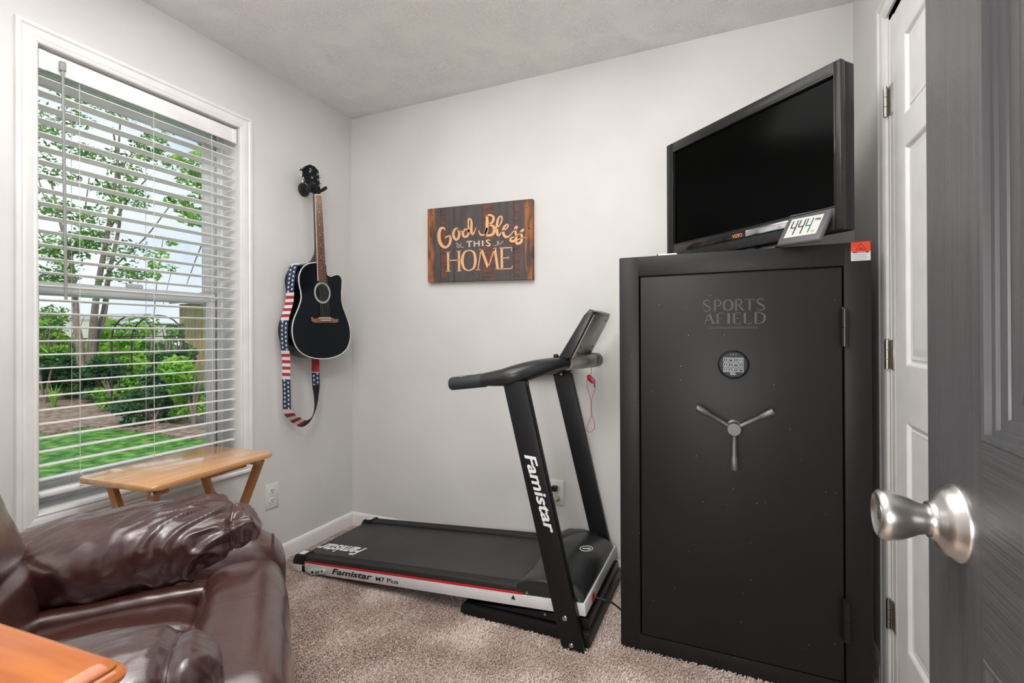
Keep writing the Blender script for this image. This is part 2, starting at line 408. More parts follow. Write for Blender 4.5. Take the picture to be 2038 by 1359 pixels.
# carpet pile: short tufts over the part of the floor that shows
def carpet_pile():
    vs = []; fs = []; rnd = random.Random(3)
    def tuft(x, y):
        h = rnd.uniform(.008, .014); r = rnd.uniform(.0022, .0036); a = rnd.uniform(0, 6.28); b = noise.noise(Vector((x*6, y*6, 0)))*3
        dx = math.cos(b)*h*.55 + rnd.uniform(-.003, .003); dy = math.sin(b)*h*.55 + rnd.uniform(-.003, .003); n0 = len(vs)
        for k in range(3): vs.append((x + r*math.cos(a+k*2.1), y + r*math.sin(a+k*2.1), -.004))
        for k in range(3): vs.append((x + dx + r*.8*math.cos(a+.8+k*2.1), y + dy + r*.8*math.sin(a+.8+k*2.1), h-.004))
        for k in range(3):
            j = (k+1) % 3; fs.append((n0+k, n0+j, n0+3+j, n0+3+k))
        fs.append((n0+3, n0+4, n0+5))
    st = .0062; y = .55
    while y < YB-.015:
        x = -1.75
        while x < XR-.01:
            if not (-.35 < x < .39 and y > 1.80): tuft(x + rnd.uniform(-.003, .003), y + rnd.uniform(-.003, .003))
            x += st
        y += st
    x = XL+.02
    while x < -1.75:
        y = 1.30
        while y < YB-.015:
            tuft(x + rnd.uniform(-.003, .003), y + rnd.uniform(-.003, .003)); y += st
        x += st
    me = bpy.data.meshes.new('carpet_pile'); me.from_pydata(vs, [], fs); me.materials.append(CARPET)
    o = bpy.data.objects.new('carpet_pile', me); COL.objects.link(o)
    tag(o, 'taupe shag carpet pile covering the bedroom floor', 'carpet', kind='stuff')
carpet_pile()
mb = MB(); mb.box(XL-TH, XR+.9, -2.2, YB+TH, CH, CH+.1); struct('ceiling', mb, CEIL)
mb = MB(); mb.box(XL-TH, XR+.9, YB, YB+TH, -.1, CH); struct('wall_back', mb, WALL)
# left wall with window opening
WY0, WY1, WZ0, WZ1 = .836, 1.562, .556, 2.104
mb = MB()
mb.box(XL-TH, XL, -2.2, WY0, -.1, CH); mb.box(XL-TH, XL, WY1, YB, -.1, CH); mb.box(XL-TH, XL, WY0, WY1, -.1, WZ0); mb.box(XL-TH, XL, WY0, WY1, WZ1, CH)
struct('wall_left', mb, WALL)
# right wall with white door opening
DY0, DY1, DZ1 = 1.02, 1.838, 2.098
mb = MB()
mb.box(XR, XR+.11, DY1, YB, -.1, CH); mb.box(XR, XR+.11, YN-.11, DY0, -.1, CH); mb.box(XR, XR+.11, DY0, DY1, DZ1, CH)
struct('wall_right', mb, WALL)
# near wall with the doorway the camera stands in
mb = MB(); HX0, HX1 = -.55, .262
mb.box(XL, HX0, YN-.11, YN, -.1, CH); mb.box(HX1, XR+.9, YN-.11, YN, -.1, CH); mb.box(HX0, HX1, YN-.11, YN, 2.07, CH)
struct('wall_near', mb, WALL)
mb = MB(); mb.box(XL-TH, XR+.9, -2.2, -2.06, -.1, CH); struct('wall_hall', mb, WALL)
# baseboards
def baseboard(name, p0, p1, nrm):
    p0 = Vector(p0); p1 = Vector(p1); nrm = Vector(nrm); up = Vector((0, 0, 1))
    prof = [(0, 0), (.014, 0), (.014, .060), (.011, .070), (.006, .0775), (.002, .0793), (0, .0793)]
    mb = MB(); mb.loft([[p + nrm*a + up*b for a, b in prof] for p in (p0, p1)])
    struct(name, mb, TRIM, ang=50)
baseboard('baseboard_left', (XL, YN, 0), (XL, YB, 0), (1, 0, 0))
baseboard('baseboard_back', (XL, YB, 0), (XR, YB, 0), (0, -1, 0))
baseboard('baseboard_right', (XR, 1.925, 0), (XR, YB, 0), (-1, 0, 0))
baseboard('baseboard_near', (XL, YN, 0), (HX0-.06, YN, 0), (0, 1, 0))

# ------------------------------------------------------------------ window with casing
def casing(mb, rect, plane, nrm, wid=.058, thick=.016, sides=4):
    """mitred moulded casing around a rectangle (a0,a1,z0,z1) on axis-aligned wall x=plane; nrm = +-1"""
    a0, a1, z0, z1 = rect
    prof = [(0, 0), (0, .007), (.006, .010), (.012, .0085), (.020, .0125), (.034, .014), (.040, .011), (.046, thick), (.056, thick), (wid, thick-.003), (wid, 0)]
    cs = [(a0, z0, -1, -1), (a1, z0, 1, -1), (a1, z1, 1, 1), (a0, z1, -1, 1)]
    seq = [0, 1, 2, 3, 0] if sides == 4 else [1, 2, 3, 0]
    rings = []
    for k in seq:
        a, z, sa, sz = cs[k]
        if sides == 3: 
            if sz < 0: sz_ = 0
            else: sz_ = 1
        else: sz_ = sz
        rings.append([Vector((plane + nrm*t, a + sa*w, z + sz_*w)) for w, t in prof])
    mb.loft(rings, True, sides == 3)
w1 = thing('window_1', None, None, (XL, 1.2, WZ0), kind='structure')
mb = MB(); casing(mb, (WY0, WY1, WZ0, WZ1), XL, 1); part('casing', mb, TRIM, w1, ang=25)
mb = MB(); XG = XL-.125
for (y0, y1, z0, z1) in ((WY0-.02, WY0+.001, WZ0-.02, WZ1+.02), (WY1-.001, WY1+.02, WZ0-.02, WZ1+.02), (WY0, WY1, WZ0-.02, WZ0+.001), (WY0, WY1, WZ1-.001, WZ1+.02)):
    mb.box(XL-TH-.03, XL+.001, y0, y1, z0, z1)
part('jamb', mb, TRIM, w1)
# vinyl frame: stepped tracks
mb = MB(); 
for k, (dx, tt) in enumerate(((0, .010), (-.012, .016), (-.04, .022))):
    M = frame((XL-.125+dx, WY0, WZ0), (0, 1, 0), (0, 0, 1))
    rectframe(mb, M, WY1-WY0, WZ1-WZ0, tt, .012, .002)
part('window_frame', mb, VINYL, w1)
ZM0, ZM1 = 1.286, 1.334
for nm, x, z0, z1 in (('lower_sash', XL-.155, WZ0+.03, ZM1), ('upper_sash', XL-.180, ZM0, WZ1-.03)):
    mb = MB(); M = frame((x, WY0+.022, z0), (0, 1, 0), (0, 0, 1)); rectframe(mb, M, WY1-WY0-.044, z1-z0, .036, .022, .004)
    M = frame((x+.006, WY0+.055, z0+.034), (0, 1, 0), (0, 0, 1)); rectframe(mb, M, WY1-WY0-.110, z1-z0-.068, .007, .010, .002)
    sh = part(nm, mb, VINYL, w1)
    mb = MB(); mb.box(x+.009, x+.012, WY0+.06, WY1-.06, z0+.03, z1-.03); part('pane', mb, GLASS, sh, smooth=False)
mb = MB(); mb.box(XL-.150, XL-.134, 1.17, 1.23, ZM1, ZM1+.016, .004); part('sash_lock', mb, VINYL, w1)

# ------------------------------------------------------------------ blind
BY0, BY1 = WY0+.006, WY1-.008
bl = thing('window_blind', 'white horizontal slat blind lowered over the window, slats open', 'blind', (XL-.02, 1.2, WZ1))
mb = MB(); mb.box(XL-.062, XL-.016, BY0, BY1, WZ1-.052, WZ1-.010, .002); part('headrail', mb, SLAT, bl)
mb = MB(); mb.box(XL-.014, XL-.006, BY0, BY1, WZ1-.075, WZ1-.012, .002); mb.box(XL-.016, XL-.004, BY0, BY0+.022, WZ1-.077, WZ1-.012, .002); mb.box(XL-.016, XL-.004, BY1-.022, BY1, WZ1-.077, WZ1-.012, .002)
part('valance', mb, SLAT, bl)
SP = .0464; NS = 31; ZS = 2.005
mb = MB()
for i in range(NS):
    z = ZS - i*SP
    if z < .63: break
    n = 6; top = []; bot = []
    for k in range(n+1):
        a = k/n; x = XL-.064 + .050*a; zz = z + .0022*math.sin(PI*a) + .003*(a-.5)
        top.append((x, zz)); bot.append((x, zz-.0028))
    pr = top + bot[::-1]
    mb.loft([[Vector((x, y, zz)) for x, zz in pr] for y in (BY0+.004, BY1-.004)])
part('slats', mb, SLAT, bl, ang=50)
mb = MB(); mb.box(XL-.066, XL-.012, BY0+.004, BY1-.004, .600, .617, .005); part('bottom_rail', mb, SLAT, bl)
for y in (BY0+.115, 1.2, BY1-.115):
    mb = MB()
    for x in (XL-.012, XL-.0655):
        mb.tube([(x, y, WZ1-.06), (x, y, .602)], .0009, 6)
    for i in range(NS):
        z = ZS - i*SP
        if z < .63: break
        mb.tube([(XL-.012, y, z-.004), (XL-.0655, y, z-.007)], .0006, 4)
    part('ladder_cord', mb, CORD, bl)
pw = at(125, 130, 0, XL+.006); pe = at(131, 596, 0, XL+.006)
mb = MB(); mb.tube([(XL+.006, pw.y, pw.z-.02), (XL+.007, pe.y, pe.z)], .0045, 6); mb.box(XL-.004, XL+.012, pw.y-.008, pw.y+.008, pw.z-.02, pw.z+.012, .002)
part('tilt_wand', mb, WAND, bl, label='grey hexagonal tilt wand')
pc = at(163, 948, 0, XL-.005)
mb = MB(); mb.tube(smoothpts([(XL-.004, pc.y-.01, pc.z+.02), (XL-.002, pc.y+.004, pc.z), (XL-.001, pc.y-.004, pc.z-.012), (XL, pc.y+.008, pc.z-.016), (XL, pc.y-.008, pc.z-.02)], 5), .0016, 6)
part('tassel', mb, CORD, bl)

# ------------------------------------------------------------------ white closet door in the right wall
def door_panels(mb, X, sgn, y0, y1, z0, z1, depth=.009, ov=.028, raised=.004):
    """moulded panel: sloped recess plus raised field on plane x=X, sgn=outward direction"""
    def ring(i, d): return [Vector((X + sgn*d, y0+i, z0+i)), Vector((X + sgn*d, y1-i, z0+i)), Vector((X + sgn*d, y1-i, z1-i)), Vector((X + sgn*d, y0+i, z1-i))]
    vr = [ring(0, 0), ring(.004, -.002), ring(.010, -depth), ring(.016, -depth), ring(.019, -depth+.003), ring(ov, -depth+.001), ring(ov+.018, -depth+raised), ring(ov+.022, -depth+raised)]
    mb.loft(vr, True, False); mb.face(vr[-1])
def slab_with_panels(mb, X, sgn, y0, y1, z0, z1, panels, thick):
    """front face of a door with rectangular holes at panels; column/row layout cuts"""
    ys = sorted({y0, y1, *[p[0] for p in panels], *[p[1] for p in panels]}); zs = sorted({z0, z1, *[p[2] for p in panels], *[p[3] for p in panels]})
    for a, b in zip(ys, ys[1:]):
        for c, d in zip(zs, zs[1:]):
            ym, zm = (a+b)/2, (c+d)/2
            if any(p[0] < ym < p[1] and p[2] < zm < p[3] for p in panels): continue
            mb.face([Vector((X, a, c)), Vector((X, b, c)), Vector((X, b, d)), Vector((X, a, d))])
    bX = X - sgn*thick
    for q in ([(y0, z0), (y1, z0)], [(y1, z0), (y1, z1)], [(y1, z1), (y0, z1)], [(y0, z1), (y0, z0)]):
        (a, c), (b, d) = q; mb.face([Vector((X, a, c)), Vector((X, b, d)), Vector((bX, b, d)), Vector((bX, a, c))])
    mb.face([Vector((bX, y0, z0)), Vector((bX, y1, z0)), Vector((bX, y1, z1)), Vector((bX, y0, z1))])
    for p in panels: door_panels(mb, X, sgn, *p)
d1 = thing('door_1', None, None, (XR, 1.4, 0), kind='structure')
mb = MB(); casing(mb, (DY0, DY1+.012, 0, DZ1+.012), XR, -1, sides=3); part('casing', mb, TRIM, d1, ang=25)
mb = MB(); mb.box(XR+.003, XR+.11, DY1-.0295, DY1+.015, 0, DZ1+.015); mb.box(XR, XR+.11, DY0-.015, DY0, 0, DZ1+.015); mb.box(XR, XR+.11, DY0, DY1, DZ1, DZ1+.015)
mb.box(XR+.042, XR+.055, DY0, DY1, DZ1-.012, DZ1)
part('jamb', mb, TRIM, d1)
sy1 = DY1-.032; sy0 = DY0+.004; XD = XR+.004
cols = [(sy0+.105, (sy0+sy1)/2-.05), ((sy0+sy1)/2+.05, sy1-.105)]
cols = [(sy0+.10, (sy0+sy1)/2-.045), ((sy0+sy1)/2+.045, 1.712)]
pn = [(a, b, c, d) for a, b in cols for c, d in ((.235, .885), (1.045, 1.665), (1.755, 1.985))]
mb = MB(); slab_with_panels(mb, XD, -1, sy0, sy1, .012, DZ1-.004, pn, .035)
sl = part('door_slab', mb, WDOOR, d1, ang=20)
for zc in (1.848, 1.072, .275):
    mb = MB(); yk = DY1+.006
    for k in range(3):
        mb.cyl((XR-.008, yk, zc-.045+k*.030+.0008), (XR-.008, yk, zc-.045+k*.030+.0292), .0065)
    mb.cyl((XR-.008, yk, zc+.045), (XR-.008, yk, zc+.049), .0045)
    mb.box(XR-.0005, XR+.004, yk-.034, yk-.002, zc-.045, zc+.045, .001)
    hg = part('hinge', mb, HINGE, d1, label='nickel butt hinge')

# ------------------------------------------------------------------ grey door standing open at the right
GX = .220; GY1 = .745; GY0 = -.065
d2 = thing('door_2', None, None, (GX+.017, GY0, 0), kind='structure')
pn = []
for a, b in ((.065, .295), (.385, .607)):
    pn += [(a, b, .24, .827), (a, b, 1.034, 1.62), (a, b, 1.72, 1.95)]
def gdoor():
    mb = MB(); mb.use(GREYD).use(GREYR).use(GREYD)
    y0, y1, z0, z1 = GY0, GY1, .012, 2.045
    ys = sorted({y0, y1, *[p[0] for p in pn], *[p[1] for p in pn]}); zs = sorted({z0, z1, *[p[2] for p in pn], *[p[3] for p in pn]})
    for a, b in zip(ys, ys[1:]):
        for c, d in zip(zs, zs[1:]):
            ym, zm = (a+b)/2, (c+d)/2
            if any(p[0] < ym < p[1] and p[2] < zm < p[3] for p in pn): continue
            stile = ym > .607 or ym < .065 or (.295 < ym < .385 and any(p[2] < zm < p[3] for p in pn))
            mb.use(GREYD if stile else GREYR)
            mb.face([Vector((GX, a, c)), Vector((GX, b, c)), Vector((GX, b, d)), Vector((GX, a, d))])
    mb.use(GREYD); bX = GX+.035
    for q in ([(y0, z0), (y1, z0)], [(y1, z0), (y1, z1)], [(y1, z1), (y0, z1)], [(y0, z1), (y0, z0)]):
        (a, c), (b, d) = q; mb.face([Vector((GX, a, c)), Vector((GX, b, d)), Vector((bX, b, d)), Vector((bX, a, c))])
    mb.face([Vector((bX, y0, z0)), Vector((bX, y1, z0)), Vector((bX, y1, z1)), Vector((bX, y0, z1))])
    for p in pn:
        y0, y1, z0, z1 = p
        def ring(i, d): return [Vector((GX - d, y0+i, z0+i)), Vector((GX - d, y1-i, z0+i)), Vector((GX - d, y1-i, z1-i)), Vector((GX - d, y0+i, z1-i))]
        rs = [ring(0, 0), ring(.001, .0012), ring(.0060, .0006), ring(.0066, -.0050), ring(.0125, -.0056), ring(.0130, -.0088), ring(.024, -.0096), ring(.0246, -.0116), ring(.040, -.0122), ring(.064, -.0045), ring(.066, -.0045)]
        mb.loft(rs, True, False); mb.face(rs[-1])
    return part('door_slab', mb, None, d2, ang=18)
gdoor()
mb = MB(); kc = (GX, .664, .936); prof = [(.0, -.002), (.040, -.002), (.0405, .001), (.0395, .0035), (.0365, .0055), (.0345, .011), (.0290, .0160), (.0220, .0195), (.0195, .0225), (.0190, .0250), (0, .0250)]
mb.lathe(prof, kc, (-1, 0, 0), 48); part('rosette', mb, NICKEL, d2, ang=60, label='brushed nickel rosette')
mb = MB(); prof = [(0, .0245), (.0155, .0245), (.0158, .029), (.0172, .034), (.0208, .041), (.0245, .049), (.0268, .057), (.0274, .062), (.0262, .068), (.0232, .0705), (.0210, .0690), (.0190, .0675), (.0095, .0665), (.0090, .0675), (0, .0675)]
mb.lathe(prof, kc, (-1, 0, 0), 48); kb = part('door_knob', mb, NICKEL, d2, ang=60, label='brushed nickel tulip knob')
mb = MB(); mb.cyl((GX-.0675, .664, .936), (GX-.0685, .664, .936), .0045); mb.box(GX-.0692, GX-.0675, .6630, .6650, .9295, .9325); part('knob_lock', mb, SLOT, kb)
for zc in (1.85, 1.05, .22):
    mb = MB(); mb.cyl((GX-.006, GY0+.002, zc-.045), (GX-.006, GY0+.002, zc+.045), .006); part('hinge', mb, HINGE, d2)

# ------------------------------------------------------------------ gun safe
SX0, SX1, SY, SH = -.3651, .3963, 1.7915, 1.416
sf = thing('gun_safe', 'tall black steel gun safe with three-spoke handle against the back wall', 'safe', (.016, 2.03, 0))
dx0, dx1, dz0, dz1 = -.289, .320, .066, 1.340
mb = MB()
mb.box(SX0, dx0-.005, SY, YB-.03, 0, SH, .004); mb.box(dx1+.005, SX1, SY, YB-.03, 0, SH, .004)
mb.box(dx0-.009, dx1+.009, SY+.0005, YB-.03, 0, dz0-.005, .0005); mb.box(dx0-.009, dx1+.009, SY+.0005, YB-.03, dz1+.006, SH-.0005, .0005)
mb.box(dx0-.006, dx1+.006, SY+.03, YB-.03, dz0-.006, dz1+.007)
part('body', mb, SAFE, sf)
mb = MB(); mb.box(dx0, dx1, SY-.004, SY+.028, dz0, dz1, .0035); sd = part('safe_door', mb, SAFE, sf)
# hinges
for z0, z1 in ((1.098, 1.212), (.196, .318)):
    mb = MB(); x = .3245; mb.cyl((x, SY-.012, z0), (x, SY-.012, (z0+z1)/2-.0008), .0095); mb.cyl((x, SY-.012, (z0+z1)/2+.0008), (x, SY-.012, z1), .0095)
    mb.cyl((x-.004, SY-.012, z1), (x-.004, SY-.012, z1+.006), .004)
    mb.box(x-.002, x+.010, SY-.016, SY+.004, z0+.01, z1-.01, .001); part('hinge', mb, BLKG if z0 > 1 else BLK, sf)
# keypad
kp = Vector((.0135, SY-.004, 1.0355))
mb = MB(); mb.lathe([(0, 0), (.0475, 0), (.0475, .006), (.045, .012), (.0425, .0165), (.041, .0165), (.040, .0145), (0, .0145)], kp, (0, -1, 0), 56); kd = part('keypad', mb, BLKP, sd, ang=50)
mb = MB(); yk = kp.y-.0145
for r in range(3):
    for c in range(4):
        x = kp.x + (c-1.5)*.0155; z = kp.z + .016 - r*.0165; M = frame((x-.0068, yk, z-.0070), (1, 0, 0), (0, 0, 1))
        rectframe(mb, M, .0136, .0140, .0016, .0012)
        g = (r*4+c) % 5
        mb.box(x-.003, x+.003, yk-.0012, yk, z+.001, z+.003) if g % 2 else mb.box(x-.001, x+.001, yk-.0012, yk, z-.004, z+.004)
        if g > 2: mb.box(x-.003, x+.003, yk-.0012, yk, z-.004, z-.002)
for k in (-1, 0, 1): mb.box(kp.x+k*.008-.0012, kp.x+k*.008+.0012, yk-.001, yk, kp.z+.032, kp.z+.034)
part('keys', mb, KEYC, kd)
text('lettering', 'ESL', frame((kp.x-.009, yk-.0002, kp.z-.034), (1, 0, 0), (0, 0, 1)), .018, .008, KEYC, kd, .0008, bold=.02)
# handle
hb = Vector((.0145, SY-.004, .829))
mb = MB(); mb.lathe([(0, 0), (.024, 0), (.024, .014), (.019, .018), (.019, .040), (.0215, .042), (.0215, .060), (.0195, .063), (0, .063)], hb, (0, -1, 0), 32); hn = part('handle_hub', mb, GUNM, sd, ang=40)
for a in (90, 210, 330):
    a = R_(a+180); d = Vector((math.cos(a), 0, math.sin(a))); o = hb + Vector((0, -.050, 0))
    mb = MB(); mb.tube([o + d*.012, o + d*.030, o + d*.085 + Vector((0, -.004, 0)), o + d*.090 + Vector((0, -.005, 0)), o + d*.128 + Vector((0, -.008, 0)), o + d*.131 + Vector((0, -.0082, 0))], [.0070, .0075, .0072, .0095, .0118, .0102], 18)
    part('spoke', mb, GUNM, hn, ang=50)
# raised lettering on the door, built from serif strokes
def serif_word(mb, word, x0, x1, z0, z1, ny, thick=.0008):
    G = {'S': ([(.85, .80, .06), (.6, 1, .10), (.25, .92, .12), (.16, .72, .16), (.45, .52, .20), (.80, .32, .17), (.75, .08, .12), (.4, 0, .10), (.12, .16, .06)],), 'P': ([(.25, 0, .2), (.25, 1, .2)], [(.1, 0, .05), (.42, 0, .05)], [(.25, 1, .08), (.7, .95, .13), (.85, .74, .18), (.7, .50, .13), (.25, .46, .07)]),
         'O': ([(.5, 1, .08), (.14, .8, .2), (.08, .5, .22), (.14, .2, .2), (.5, 0, .08)], [(.5, 1, .08), (.86, .8, .2), (.92, .5, .22), (.86, .2, .2), (.5, 0, .08)]),
         'R': ([(.22, 0, .2), (.22, 1, .2)], [(.08, 0, .05), (.4, 0, .05)], [(.22, 1, .08), (.65, .95, .13), (.78, .76, .18), (.65, .54, .12), (.22, .50, .07)], [(.5, .5, .17), (.95, 0, .17)]),
         'T': ([(.5, 0, .2), (.5, 1, .2)], [(.05, .98, .07), (.95, .98, .07)], [(.05, .84, .05), (.05, 1, .05)], [(.95, .84, .05), (.95, 1, .05)], [(.34, .01, .05), (.66, .01, .05)]),
         'A': ([(.08, 0, .08), (.5, 1, .10)], [(.5, 1, .2), (.92, 0, .22)], [(.25, .36, .07), (.72, .36, .07)], [(0, .01, .05), (.22, .01, .05)], [(.74, .01, .05), (1.05, .01, .05)]),
         'F': ([(.22, 0, .2), (.22, 1, .2)], [(.1, .98, .07), (.9, .98, .07)], [(.9, .82, .05), (.9, 1, .05)], [(.22, .5, .07), (.7, .5, .07)], [(.08, .01, .05), (.42, .01, .05)]),
         'I': ([(.5, 0, .26), (.5, 1, .26)], [(.2, .01, .05), (.8, .01, .05)], [(.2, .99, .05), (.8, .99, .05)]),
         'E': ([(.22, 0, .2), (.22, 1, .2)], [(.1, .98, .07), (.88, .98, .07)], [(.22, .5, .07), (.7, .5, .07)], [(.1, .02, .07), (.92, .02, .07)], [(.92, .0, .05), (.92, .2, .05)], [(.88, .82, .05), (.88, 1, .05)]),
         'L': ([(.22, 0, .2), (.22, 1, .2)], [(.1, .02, .07), (.9, .02, .07)], [(.9, 0, .05), (.9, .22, .05)], [(.08, .99, .05), (.4, .99, .05)]),
         'D': ([(.2, 0, .2), (.2, 1, .2)], [(.08, .99, .07), (.5, .98, .08), (.88, .78, .16), (.95, .5, .2), (.88, .22, .16), (.5, .02, .08), (.08, .01, .07)])}
    wd = {'I': .5, 'E': .85, 'F': .85, 'L': .85}; tot = sum(wd.get(c, 1) for c in word); cx = x0; u = (x1-x0)/tot
    for c in word:
        cw = wd.get(c, 1)*u; s_ = .92*cw
        for st in G[c]:
            stroke(mb, [(cx + p[0]*s_, z0 + p[1]*(z1-z0), p[2]*u*.85) for p in st], lambda a, b: Vector((a, ny, b)), (0, -1, 0), thick, 6)
        cx += cw
mb = MB(); serif_word(mb, 'SPORTS', -.082, .114, 1.214, 1.252, SY-.004); serif_word(mb, 'AFIELD', -.078, .112, 1.170, 1.208, SY-.004)
mb.box(-.062, .092, SY-.0046, SY-.004, 1.1605, 1.1612); 
for i in range(18): mb.box(-.058+i*.0082, -.054+i*.0082, SY-.0046, SY-.004, 1.155, 1.1592)
part('lettering', mb, SGREY, sd, label='dark grey printed safe name')
# warning sticker
st0 = at(1695, 481, 1, SY); 
mb = MB(); a = at(1693.5, 521, 1, SY); b = at(1732.5, 479, 1, SY); mb.box(a.x, b.x, SY-.0012, SY, a.z+.002, b.z-.002, .0005); sk = part('warning_sticker', mb, STWH, sf)
mid = a.z + (b.z-a.z)*.50
mb = MB(); mb.box(a.x, b.x, SY-.0016, SY-.0010, mid, b.z-.001, .0004); part('sticker_band', mb, STRED, sk, label='red band')
mb = MB(); cx = (a.x+b.x)/2+.0005
def ptx(u, v): return Vector((u, SY-.0017, v))
h = b.z-.006-mid
for q in (((cx-.013, mid+.004), (cx, b.z-.006)), ((cx, b.z-.006), (cx+.013, mid+.004)), ((cx-.013, mid+.004), (cx+.013, mid+.004))):
    stroke(mb, [(*q[0], .0016), (*q[1], .0016)], lambda u, v: Vector((u, SY-.0016, v)), (0, -1, 0), .0004)
stroke(mb, [(cx-.004, mid+.006, .003), (cx, mid+.010, .004), (cx+.003, mid+.006, .003)], lambda u, v: Vector((u, SY-.0016, v)), (0, -1, 0), .0004)
mb.box(a.x+.004, b.x-.004, SY-.0016, SY-.0011, mid-.0045, mid-.0002)
part('warning_triangle', mb, mat('sticker_dark_red', (.25, .01, .01), .5), sk)
mb = MB()
text('lettering', 'WARNING', frame((cx-.010, SY-.0017, mid-.0040), (1, 0, 0), (0, 0, 1)), .021, .0034, STWH, sk, .0003, bold=.01)
for i in range(6): mb.box(a.x+.004, b.x-.006-(i % 3)*.003, SY-.0015, SY-.0011, mid-.0085-i*.0032, mid-.0073-i*.0032)
part('small_print', mb, STTX, sk)

# small white box on the safe, beside the TV
a = at(1308, 507, 1, SY+.03); b = at(1336, 501, 1, SY+.03)
mb = MB(); mb.use(PLATE).box(a.x+.004, b.x+.02, SY+.02, SY+.09, SH, SH+.0075, .002); mb.use(BLK).box(a.x, a.x+.004, SY+.02, SY+.09, SH, SH+.0078, .001)
single('remote', mb, None, 'small flat white remote with dark end lying on the safe left of the television', 'remote', origin=(a.x, SY+.05, SH))

# ------------------------------------------------------------------ television
tvd = Vector((-.511, .471, 0)).normalized()      # direction towards its far (left) edge
tvn = Vector((tvd.y, -tvd.x, 0))                 # away from the viewer side
HS = .392
pr = Vector((.741*HS, 4.394*HS, 0)); 
pr = at(1662, 148, 2, 1.0); 
# near (right) screen edge: pick the depth that gives the wanted screen height
def edge_at(px, pyt, pyb, hs):
    Z = hs*FPX/(pyb-pyt); d = _F + _R*((px-W_/2)/FPX); return Vector((d.x*Z, d.y*Z, 0)), EYE + (CY-pyt)/FPX*Z
PR_, zt = edge_at(1664, 150, 411, HS); PL_, zt2 = edge_at(1343.5, 301.7, 485.5, HS)
d_ = (PL_-PR_); sw = d_.length; d_.normalize(); n_ = Vector((d_.y, -d_.x, 0))
if n_.dot(Vector((0, 1, 0))) < 0: n_ = -n_
zt = (zt+zt2)/2; zb_ = zt-HS
TVM = frame((PL_.x, PL_.y, zb_), -d_, (0, 0, 1))  # local: x to the right, y up, z towards the viewer
bz_l, bz_r, bz_t, bz_b = .040, .021, .040, .072
tvc = (PR_+PL_)/2
tv = thing('television', 'black flat-screen television with wide bezel standing angled on top of the safe', 'television', (tvc.x, tvc.y, SH))
mb = MB()
# bezel
def fr(a0, a1, b0, b1, z0, z1, bev=.002): mb.box(a0, a1, b0, b1, z0, z1, bev, TVM)
fr(-bz_l, 0, -bz_b, HS+bz_t, -.018, .006); fr(sw, sw+bz_r, -bz_b, HS+bz_t, -.018, .006); fr(-.001, sw+.001, HS, HS+bz_t, -.018, .006); fr(-.001, sw+.001, -bz_b, 0, -.018, .006)
part('bezel', mb, TVB, tv)
mb = MB(); mb.box(-.002, sw+.002, -.002, HS+.002, -.012, -.004, 0, TVM); part('screen', mb, SCREEN, tv)
mb = MB(); M2 = TVM @ Matrix.Translation((-.004, -.004, .004)); rectframe(mb, M2, sw+.008, HS+.008, .004, .0035, .001); part('screen_trim', mb, BLKG, tv)
mb = MB(); mb.box(-bz_l+.002, sw+bz_r-.0005, -bz_b+.002, HS+bz_t-.001, -.060, -.019, .003, TVM); mb.box(.14, sw-.14, 0, HS-.08, -.078, -.058, .008, TVM); part('back_cover', mb, BLK, tv)
mb = MB(); mb.box(.02, sw-.02, -.036, -.010, .006, .009, .001, TVM); part('control_strip', mb, BLKG, tv)
mb = MB(); mb.box(sw*.54, sw*.80, -.034, -.012, .009, .0102, .0005, TVM); part('silver_panel', mb, CHROME, tv)
text('lettering', 'VIZIO', TVM @ Matrix.Translation((sw*.455, -.030, .009)), .042, .0125, ORANGET, tv, .0008, bold=.01)
bz = SH - zb_
nk = TVM @ Matrix.Translation((sw/2, 0, -.03))
mb = MB(); mb.box(-.04, .04, bz+.008, -bz_b+.05, -.018, .010, .004, nk); part('stand_neck', mb, BLKG, tv)
mb = MB(); mb.box(-.16, .16, bz, bz+.010, -.085, .060, .004, nk); part('stand_base', mb, BLKG, tv, label='glossy black stand foot')

# ------------------------------------------------------------------ clock leaning on the television
ck = thing('digital_clock', 'grey digital clock with numbers 4:44 leaning against the television', 'clock', (.19, 1.80, SH))
# plane through its four corners, parallel to the TV and leaning back
zc0 = SH+.004
c_bl = at(1555, 490, 2, zc0); c_br = at(1640, 478.5, 2, zc0+.0)
dd = (-d_); base = Vector((c_bl.x, c_bl.y, SH+.002))
# keep it just in front of the bezel
off = (base - PL_).dot(-n_)
def plane_pt(px, py, o, nn):
    d = F2 + R3*((px-W_/2)/FPX) + U3*((CY-py)/FPX); t = (o-CAMP).dot(nn)/d.dot(nn); return CAMP + d*t
o0 = PL_ + Vector((0, 0, SH)) - n_*.062
tilt = R_(30); nn = (n_*math.cos(tilt) - Vector((0, 0, 1))*math.sin(tilt))
cq = [plane_pt(x, y, o0, nn) for x, y in ((1546, 488), (1631, 477), (1657, 410), (1569, 429))]
cx_ = ((cq[1]-cq[0]) + (cq[2]-cq[3])).normalized(); 
CM = frame(cq[0], cx_, cq[3]-cq[0]); cwid = ((cq[1]-cq[0]).length + (cq[2]-cq[3]).length)/2; chei = ((cq[3]-cq[0]).dot(CM.col[1].to_3d()) + (cq[2]-cq[1]).dot(CM.col[1].to_3d()))/2
sk_ = (cq[3]-cq[0]).dot(CM.col[0].to_3d())
CM = CM @ Matrix.Translation((sk_/2, 0, 0))
mb = MB(); mb.box(0, cwid, 0, chei, -.016, 0, .006, CM, 3); part('clock_body', mb, CLKG, ck)
lx0, lx1, ly0, ly1 = cwid*.13, cwid*.87, chei*.20, chei*.80
mb = MB(); mb.box(lx0, lx1, ly0, ly1, -.001, .0006, 0, CM); lcd = part('clock_display', mb, LCD, ck)
